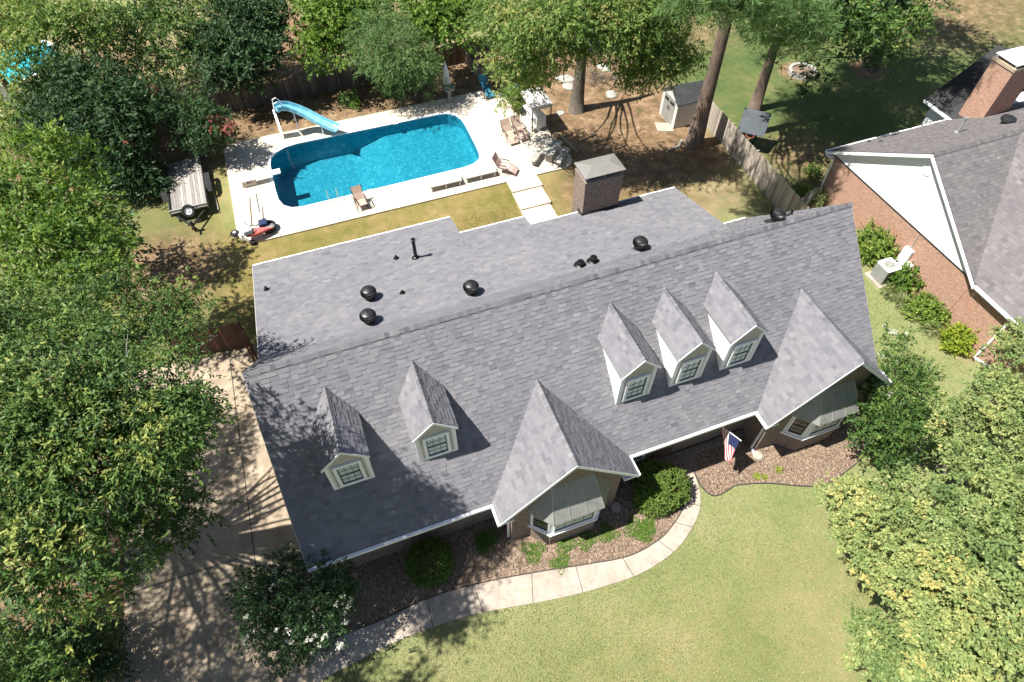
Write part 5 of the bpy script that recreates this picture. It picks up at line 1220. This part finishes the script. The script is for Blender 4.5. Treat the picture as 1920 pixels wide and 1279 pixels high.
pine('leaning darker pine behind the tilted backboard', gb(1413,206), 17, .32, [LB(1490,75,9.6,36,.5,.1), LB(1455,60,10,32,.5,.1), LB(1510,85,9,26,.5,.12), LB(1480,20,11,40,.5,.0), LB(1420,50,10.2,28,.5,0), LB(1520,40,10.4,34,.5,-.05), LB(1440,100,8.4,18,.5,0), (30.4,15,13.4,2,2,1.1), (32.6,16.6,14,2.1,2.1,1.1), (31,17.6,15.2,1.9,1.9,1.1), (32,15,16.6,1.7,1.7,1), (33.4,12.2,13.6,1.9,1.9,1.2), (35.2,14.2,14.4,2,2,1.2), (34.4,17.4,15,2,2,1.2), (33.2,10.2,14.6,1.7,1.7,1)], 42)
lob = [LB(1600,40,9,50,.8,-.1), LB(1640,60,8,44,.8,.0), LB(1690,40,8.4,46,.8,.05), LB(1660,95,5.6,30,.8,.08), LB(1620,85,6,32,.8,0), LB(1560,30,9,40,.8,-.12), LB(1720,20,8.8,40,.8,.1), LB(1560,70,7,28,.8,-.1), LB(1540,150,3,26,.8,-.15), (40,15,12,2,2,1.5), (43,19.6,12.6,2.2,2.2,1.5), (38.8,18.6,13,2,2,1.5), (44.6,16,12,2,2,1.5), (41.6,21,14,2.2,2.2,1.6)]
tree('broadleaf_tree', 'loose green tree with thick dark trunk on the shaded right lawn', gb(1630,128), 8.6, .5, lob, 'oak', 'bark', 43, None, dens=13, clump=.38, cn=9, ll=.24, lw=.09, per=8, tw=.5, droop=.25, hue=.3, inner=.75, rag=.4)
lob = [LB(1560,-20,9.5,60,.8,-.15), LB(1490,-30,10,60,.8,-.1), LB(1640,-25,9.5,55,.8,-.12), LB(1440,-60,11,60,.8,-.05)]
tree('tall_tree', 'dark tree cut by the top edge right of the pines', gb(1560,60), 9, .35, lob, 'dark', 'bark', 44, None, dens=13, ll=.26, lw=.1, per=8, tw=.5, hue=.3, inner=.6)
# ------------------------------------------------------------------ front right trees
mp = [(1628,962,5.0,66,.22),(1722,944,5.9,60,.02),(1692,1028,5.6,72,.12),(1618,1035,4.5,40,.3),(1792,1008,6.5,74,.05),(1768,1102,6.1,70,.25),(1690,1108,5.1,46,.3),(1852,940,6.4,62,.1),(1872,1042,6.9,74,.0),(1856,1142,6.7,72,.22),
 (1692,1222,4.3,66,-.06),(1638,1196,3.7,38,-.05),(1642,1266,3.7,42,-.02),(1776,1202,5.5,70,.15),(1762,1278,5.1,60,.0),(1862,1242,6.2,70,.2),(1942,980,6.6,66,.05),(1946,1098,7.1,74,.1),(1946,1204,6.8,70,.15),(1590,950,4.2,26,.3),(1736,990,5.0,40,-.15),(1822,1070,5.6,40,-.15)]
lob = [LB(a_, b_, h_, r_q, .85, t_q) for a_, b_, h_, r_q, t_q in mp]
tree('maple', 'large pale yellow green tree filling the lower right corner', (19.2,-11.2), 5.0, .24, lob, 'maple', 'bark', 51, None, dens=84, ll=.1, lw=.056, per=10, tw=.15, droop=.1, hue=.24, inner=.32, rag=.3, up=.6, clump=.13, cn=16)
lob = [LB(1862,760,4.6,60,.85,.02), LB(1902,832,5.1,62,.85,.1), LB(1812,800,4.2,52,.85,.05), LB(1886,690,4,46,.85,0), LB(1915,640,3.4,38,.85,.05), LB(1832,872,4.6,50,.85,.0), LB(1922,902,5.2,46,.85,0), LB(1935,760,5,50,.85,0)]
tree('maple', 'green tree before the front of the orange brick house at the right edge', (24.2,-8.2), 4.2, .2, lob, 'maple', 'bark', 52, None, dens=70, ll=.1, lw=.052, per=10, tw=.16, droop=.1, hue=.24, inner=.35, rag=.32, up=.6, clump=.15, cn=15)
lob = [LB(1680,700,3.2,36,.8,0), LB(1710,740,3.0,42,.8,.05), LB(1650,735,3.0,34,.8,0), LB(1640,790,2.6,40,.8,-.05), LB(1690,800,2.8,44,.8,.02), LB(1740,800,2.8,40,.8,.05), LB(1630,830,1.8,30,.8,-.05), LB(1670,850,1.6,34,.8,-.1), LB(1620,760,2.4,22,.8,.05), LB(1730,700,2.8,30,.8,.1), LB(1668,650,2.6,12,.8,.1), LB(1664,625,2.4,7,.8,.1), LB(1690,640,2.5,12,.8,.1), LB(1700,628,2.4,7,.8,.1)]
t = tree('crape_myrtle', 'open green crape myrtle with white blossoms at the right wing of the house', gb(1690,870), 2.6, .07, lob, 'oak', 'barkpale', 53, None, dens=34, ll=.13, lw=.06, per=8, tw=.34, droop=0, hue=.3, inner=.75, rag=.45)
foliage(t, 'blossom', LEAF['white'], [LB(1660,614,2.4,2.5), LB(1668,620,2.4,4), LB(1678,623,2.4,3.5), LB(1653,665,2.6,3), LB(1700,626,2.4,3), LB(1622,700,3.0,2), LB(1640,692,2.9,2.5), LB(1632,745,2.6,1.8), LB(1668,738,3.2,1.6)], 54, dens=160, ll=.06, lw=.05, per=5, tw=.08, inner=.9)
lob = [LB(545,1110,3.0,55,.8,0), LB(500,1130,2.8,50,.8,-.03), LB(590,1090,3.0,52,.8,.02), LB(620,1130,2.6,46,.8,0), LB(560,1170,2.6,55,.8,.03), LB(490,1180,2.2,40,.8,-.05), LB(610,1180,2.0,40,.8,.02), LB(540,1070,2.6,40,.8,-.03), LB(470,1110,2.2,36,.8,0), LB(545,1215,1.6,40,.8,-.05), LB(640,1090,2.4,30,.8,0)]
t = tree('crape_myrtle', 'dark green crape myrtle with tiny white blossoms at the front left house corner', gb(555,1165), 2.6, .07, lob, 'dark', 'barkpale', 55, None, dens=42, ll=.11, lw=.052, per=8, tw=.3, droop=0, hue=.34, inner=.75, rag=.4)
r_ = random.Random(3); foliage(t, 'blossom', LEAF['white'], [LB(r_.uniform(455,665), r_.uniform(1060,1215), r_.uniform(2.6,3.4), r_.uniform(1.2,2.6)) for _ in range(60)], 56, dens=34, ll=.05, lw=.045, per=5, tw=.07, inner=.9)
# clipped shrubs
def bush(name, label, base, lobes, leaf, seed, cat='shrub', group=None, **kw):
    t = thing(name, label, cat, (0,0,0), 0, group)
    b = MB(); bs = Vector((*base, 0)); rg = random.Random(seed)
    for lb in lobes:
        c = Vector(lb[:3])
        if (c-bs).to_2d().length > 1.3: continue
        for q in range(4):
            e = c+Vector((rg.uniform(-.6,.6)*lb[3], rg.uniform(-.6,.6)*lb[3], rg.uniform(-.2,.5)*lb[3])); b.tube(limb_pts(bs+Vector((rg.uniform(-.06,.06), rg.uniform(-.06,.06), -.03)), e, .02, rg, 4), [.022,.018,.013,.009,.005], 5)
    b.build('stem', M['bark'], t)
    foliage(t, 'foliage', LEAF[leaf], lobes, seed, **kw); return t
KB = dict(dens=230, ll=.07, lw=.04, per=7, tw=.1, droop=0, hue=.22, inner=.28, rag=.08, up=.6, low=.6)
p = G(805,1055,.55); bush('round_shrub', 'clipped round dark green shrub by the left front wall', (p.x,p.y), [(p.x,p.y,.55,.82,.8,.72,-.1)], 'box', 61, **KB)
a, c_, d_ = G(1252,912,.6), G(1222,897,.6), G(1226,936,.6)
bush('heart_shrub', 'large light green heart shaped shrub beside the curved walk', (c_.x+.2,c_.y-.2), [(a.x,a.y,.6,.8,.82,.78,.18), (c_.x,c_.y,.55,.66,.74,.72,.15), (d_.x+.1,d_.y+.1,.5,.76,.7,.68,.2)], 'box', 62, **KB)
KS = dict(dens=60, ll=.14, lw=.07, per=7, tw=.24, droop=.05, hue=.3, inner=.6, rag=.35, up=.8, low=.6)
GN = 'shrubs along the orange brick wall'
for i, (px, py, h, r, leaf, lb) in enumerate([(1588,355,.9,20,'lime','upright yellow green shrub beside the white downspout of the brick house'),(1640,455,.8,34,'sunny','wide light green shrub left of the air conditioner'),(1662,470,.8,26,'sunny','yellowish green shrub against the brick wall behind the air conditioner'),
   (1697,522,.6,24,'bright','dark leaved shrub right of the air conditioner'),(1730,575,.5,24,'sunny','mid green shrub below the meter boxes on the brick wall'),(1752,590,.45,20,'sunny','small green shrub between the mid green and the yellow shrub'),(1797,636,.45,24,'lime','bright yellow green shrub near the right end of the brick wall'),(1873,612,1.0,26,'maple','pale green shrub at the front corner of the brick house')]):
    l0 = LB(px, py, h, r, .85); l1 = LB(px-r*.4, py+r*.4, h*.7, r*.6, .8); l2 = LB(px+r*.4, py-r*.35, h*.9, r*.6, .8)
    bush('wall_shrub', lb, (l0[0], l0[1]), [l0, l1, l2], leaf, 70+i, 'shrub', GN, **KS)
for i, (px, py, lb) in enumerate([(1672,548,'tuft of pale strap leaves nearest the air conditioner'),(1690,566,'pale strap leaf tuft, second from the air conditioner'),(1712,585,'pale strap leaf tuft below the mid green wall shrub'),(1745,618,'pale strap leaf tuft left of the bright yellow shrub')]):
    l0 = LB(px, py, .2, 12, .7); bush('strap_leaf_plant', lb, (l0[0], l0[1]), [l0], 'grassy', 90+i, 'plant', 'strap leaved plants along the bed', dens=90, ll=.3, lw=.03, per=7, tw=.1, droop=.4, hue=.3, inner=.7, rag=.2)
# hydrangea in a pot
p = G(968,208,DZ); t = thing('potted_hydrangea', 'leafy potted hydrangea with pale blue flowers left of the grill canopy', 'potted plant', (0,0,0))
b = MB(); b.lathe([(.2,0),(.28,.36),(.31,.36),(.31,.42),(.26,.42),(.24,.36),(0,.36)], (p.x,p.y,DZ), 16, 0, False); b.build('pot', noisy('maroon_pot', (.09,.03,.03), (.14,.05,.045), 6, .5), t)
b = MB(); b.tube([(p.x,p.y,DZ+.3),(p.x-.05,p.y+.05,DZ+.9)], [.03,.015], 6); b.build('stem', M['bark'], t)
foliage(t, 'foliage', LEAF['bright'], [(p.x-.05,p.y+.1,DZ+1.1,.5,.5,.5,.05), (p.x+.1,p.y-.1,DZ+.75,.34,.34,.34,0)], 95, dens=60, ll=.17, lw=.09, per=7, tw=.2, hue=.25, inner=.6)
LEAF['blue'] = leaf_mat('blue_blossom', [(0, (.2,.36,.55)), (1, (.5,.66,.78))])
foliage(t, 'blossom', LEAF['blue'], [(p.x+dx,p.y+dy,DZ+dz,.11,.11,.08) for dx, dy, dz in ((-.3,.2,1.5),(.05,.35,1.55),(.0,.0,1.65),(.3,.1,1.4),(.38,-.3,1.0),(-.15,-.3,1.2))], 96, dens=200, ll=.06, lw=.06, per=6, tw=.06, inner=.9)
# flag on its pole, set on the bed by the right wing
t = thing('flag', 'striped red and white flag hanging from a white pole on the front wall', 'flag', (0,0,0))
P0, P1 = Vector((15.42,-3.79,2.25)), Vector((15.68,-5.24,2.78))
b = MB(); b.tube([P0,P1], .016, 8); b.lathe([(.0,-.03),(.03,0),(.0,.03)], P1, 10, 0, False); b.build('pole', M['white'], t)
FR_, FW_, FB_ = noisy('flag_red', (.42,.05,.06), (.5,.08,.09), 6, .8), noisy('flag_white', (.68,.66,.64), (.76,.75,.73), 6, .8), noisy('flag_blue', (.02,.03,.09), (.03,.04,.12), 6, .8)
b = MB(); A_, B_ = P0.lerp(P1, .34), P0.lerp(P1, .97); rows = 14; fly = 1.42
def fp(u, v):
    p = A_.lerp(B_, u+(1-u)*v*.62)+Vector((0,-.28*v,0)); z = -fly*v*(.9+.1*u)
    return p+Vector((.07*math.sin(u*9+v*3)*v-.1*v, .03*math.sin(v*5)*v+.06*math.sin(u*14)*v*.5, z))
for i in range(13):
    for j in range(rows):
        m_ = 2 if (i >= 6 and j < 6) else (0 if i % 2 == 0 else 1)
        b.quad(fp(i/13, j/rows), fp((i+1)/13, j/rows), fp((i+1)/13, (j+1)/rows), fp(i/13, (j+1)/rows), m_)
b.build('cloth', [FR_, FW_, FB_], t)
# low green ground cover in the near bed, straw litter, fallen leaves
def scatter(name, m, pts, rad, n, ll, lw, seed, label, cat, z=.03, upright=.9, flat_=False):
    rg = np.random.default_rng(seed); c = np.array([[*G(px, py, 0)][:2] for px, py in pts]); r = np.array(rad)
    k = rg.integers(0, len(pts), n); a = rg.random(n)*6.283; q = np.sqrt(rg.random(n))*r[k]*(1+.3*np.sin(a*3+k))
    p = np.stack([c[k,0]+q*np.cos(a), c[k,1]+q*np.sin(a), np.full(n, z)], -1)
    ax = unit(np.concatenate([rg.normal(size=(n,2)), (.05*rg.random((n,1)) if flat_ else upright*rg.random((n,1)))], 1)); nn = unit(np.concatenate([rg.normal(size=(n,2))*.3, np.ones((n,1))], 1))
    o = leaf_mesh(name, m, p, ax, nn, ll*(.6+.8*rg.random(n)), lw*np.ones(n), .45+.2*rg.normal(size=n), None); return tag(o, label, cat, None, 'stuff')
scatter('ground_cover', LEAF['bright'], [(1050,1058),(1000,1035),(1100,1010),(1140,1000),(1190,990),(1205,1003),(1215,985),(915,1012),(905,1020),(1060,1020)], [.35,.4,.4,.35,.4,.3,.3,.4,.3,.4], 5200, .09, .03, 7, 'patches of low green ground cover on the mulch beside the curved walk', 'ground cover')
scatter('ground_cover', LEAF['lime'], [(1418,893),(1460,882),(1433,895)], [.14,.12,.1], 260, .1, .03, 8, 'small green weeds on the mulch bed under the flag', 'ground cover')
LEAF['litter'] = leaf_mat('dry_litter', [(0, (.16,.09,.05)), (.5, (.3,.19,.1)), (1, (.46,.33,.19))], .1)
scatter('fallen_leaves', LEAF['litter'], [(420,700),(330,800),(420,900),(300,1000),(380,1100),(280,1200),(420,1200),(470,760),(250,900)], [2,2,2,2,2,2,2,1,2], 1500, .075, .03, 9, 'dry fallen leaves scattered over the shaded driveway', 'leaves', .037, .1, True)
scatter('fallen_leaves', LEAF['litter'], [(1180,250),(1130,230),(1250,300),(1300,310),(1160,300),(1100,180),(1210,270)], [2.5]*7, 3200, .14, .035, 10, 'brown needles and leaves littering the ground around the oak and the pine', 'leaves', .02, .3, True)
scatter('fallen_leaves', LEAF['litter'], [(450,235),(520,215),(600,205),(680,185),(760,170),(860,150)], [1.2]*6, 1600, .1, .035, 11, 'brown leaf litter along the foot of the dark fence', 'leaves', .02, .3, True)
# low shrubs in the bottom left corner
lob = [LB(40,1190,1.6,60,.7,-.05), LB(110,1180,1.2,50,.7,-.05), LB(180,1200,1.0,46,.7,-.08), LB(60,1260,1.4,70,.7,0), LB(150,1260,1.0,55,.7,-.05), LB(205,1255,.7,30,.7,-.1), LB(-20,1230,1.8,60,.7,.05)]
bush('spreading_shrub', 'dark spreading shrub in the shade at the bottom left corner beside the driveway', (lob[3][0],lob[3][1]), lob, 'dark', 101, dens=26, ll=.15, lw=.06, per=9, tw=.35, droop=.1, hue=.3, inner=.7, rag=.3)
lob = [LB(20,1255,3.4,60,.7,.1), LB(60,1290,3.0,60,.7,.08)]
bush('spreading_shrub', 'brighter green shrub top at the very bottom left corner', (lob[0][0],lob[0][1]), lob, 'oak', 102, dens=40, ll=.13, lw=.045, per=9, tw=.35, droop=.2, hue=.3, inner=.7, rag=.3)
lob = [LB(222,470,2.2,38,.8,-.1), LB(205,430,2.6,40,.8,-.05), LB(190,560,2.4,40,.8,-.1), LB(240,330,1.2,40,.7,-.1), LB(285,345,.9,26,.7,-.12)]
bush('spreading_shrub', 'dark undergrowth between the left trees and the sunny grass by the trailer', (lob[1][0],lob[1][1]), lob, 'dark', 103, dens=17, ll=.2, lw=.08, per=9, tw=.4, droop=.1, hue=.3, inner=.7, rag=.35)
# small plants by the rear fence
for i, (px, py, r, lb) in enumerate([(655,185,16,'small dark shrub on the bare ground in front of the middle of the dark fence'),(668,196,8,'small bright weed beside the dark shrub before the fence'),(735,170,14,'low dark shrub at the foot of the willow like tree')]):
    l0 = LB(px, py, .35, r, .9); bush('fence_shrub', lb, (l0[0], l0[1]), [l0], 'bright' if i == 1 else 'oak', 110+i, dens=60, ll=.13, lw=.06, per=7, tw=.2, inner=.6, hue=.3, rag=.3)
for i, (px, py, r, lb) in enumerate([(1510,358,13,'low green shrub behind the white posts of the wire fence'),(1535,368,16,'green shrub between the wire fence and the brick house corner'),(1525,320,12,'dark green shrub at the back corner of the brick house')]):
    l0 = LB(px, py, .4, r, .8); bush('corner_shrub', lb, (l0[0], l0[1]), [l0], 'maple' if i == 1 else 'bright', 115+i, dens=60, ll=.13, lw=.06, per=7, tw=.2, inner=.6, hue=.3, rag=.3)

# blades of grass over the front and rear lawns
def in_poly(x, y, P):
    r = np.zeros(len(x), bool); j = len(P)-1
    for i in range(len(P)):
        xi, yi, xj, yj = *P[i], *P[j]
        r ^= ((yi > y) != (yj > y)) & (x < (xj-xi)*(y-yi)/(yj-yi+1e-12)+xi); j = i
    return r
LEAF['grass'] = leaf_mat('grass_blade', [(0, (.14,.19,.06)), (.35, (.25,.29,.115)), (.7, (.35,.35,.175)), (1, (.47,.43,.26))], .25)
LEAF['drygrass'] = leaf_mat('dry_grass_blade', [(0, (.15,.16,.04)), (.4, (.27,.24,.09)), (1, (.48,.38,.2))], .25)
def grass(name, m, x0, x1, y0, y1, n, seed, label, inside, outside=(), z=0.):
    rg = np.random.default_rng(seed); x = rg.uniform(x0, x1, n); y = rg.uniform(y0, y1, n)
    k = in_poly(x, y, inside)
    for P in outside: k &= ~in_poly(x, y, P)
    x, y = x[k], y[k]; n = len(x)
    pat = np.sin(x*.9+np.sin(y*.7)*1.7)*np.sin(y*1.1+np.sin(x*.5)*2)+.6*np.sin(x*3.1+y*2.2)*np.sin(y*2.7-x*1.3)
    ax = unit(np.stack([rg.normal(size=n), rg.normal(size=n), .5+1.1*rg.random(n)], -1)); nn = unit(np.stack([rg.normal(size=n)*.6, rg.normal(size=n)*.6, np.ones(n)], -1))
    zz = np.zeros(n)+z
    o = leaf_mesh(name, m, np.stack([x, y, zz], -1), ax, nn, .045+.055*rg.random(n), .012+.012*rg.random(n), .47+.17*pat+.2*rg.normal(size=n), None); return tag(o, label, 'grass', None, 'stuff')
front = [(-1.0,-7.15)]+[(p[0],p[1]-.02) for p in outer[::-1][1:]]+[(14.72,-5.6)]+[(p[0],p[1]-.05) for p in b2[12:-14]]+[(23.8,-4.2),(22.4,-2.5),(22.4,3),(28,3),(29,-5),(27,-9),(12,-16),(-1,-12)]
grass('grass', LEAF['grass'], -1, 29, -16, 3, 330000, 1, 'mown pale green grass of the front lawn', front)
rear = [(-1.4,8.2),(-1.4,14.5),(13.6,14.5),(13.6,7.6),(12,7.6),(9.1,7.6),(9.1,9.2),(.2,9.2),(.2,8.2)]
grass('grass', LEAF['drygrass'], -1.5, 14, 7.5, 14.6, 60000, 2, 'dry straw coloured grass between the house and the pool deck', rear, (), .02)
scatter('fallen_leaves', LEAF['litter'], [(1250,1150),(1450,1000),(1100,1230),(1400,1200),(900,1230),(1550,1100)], [2.2]*6, 260, .06, .035, 13, 'few dry leaves lying on the sunlit front lawn', 'leaves', .05, .1, True)
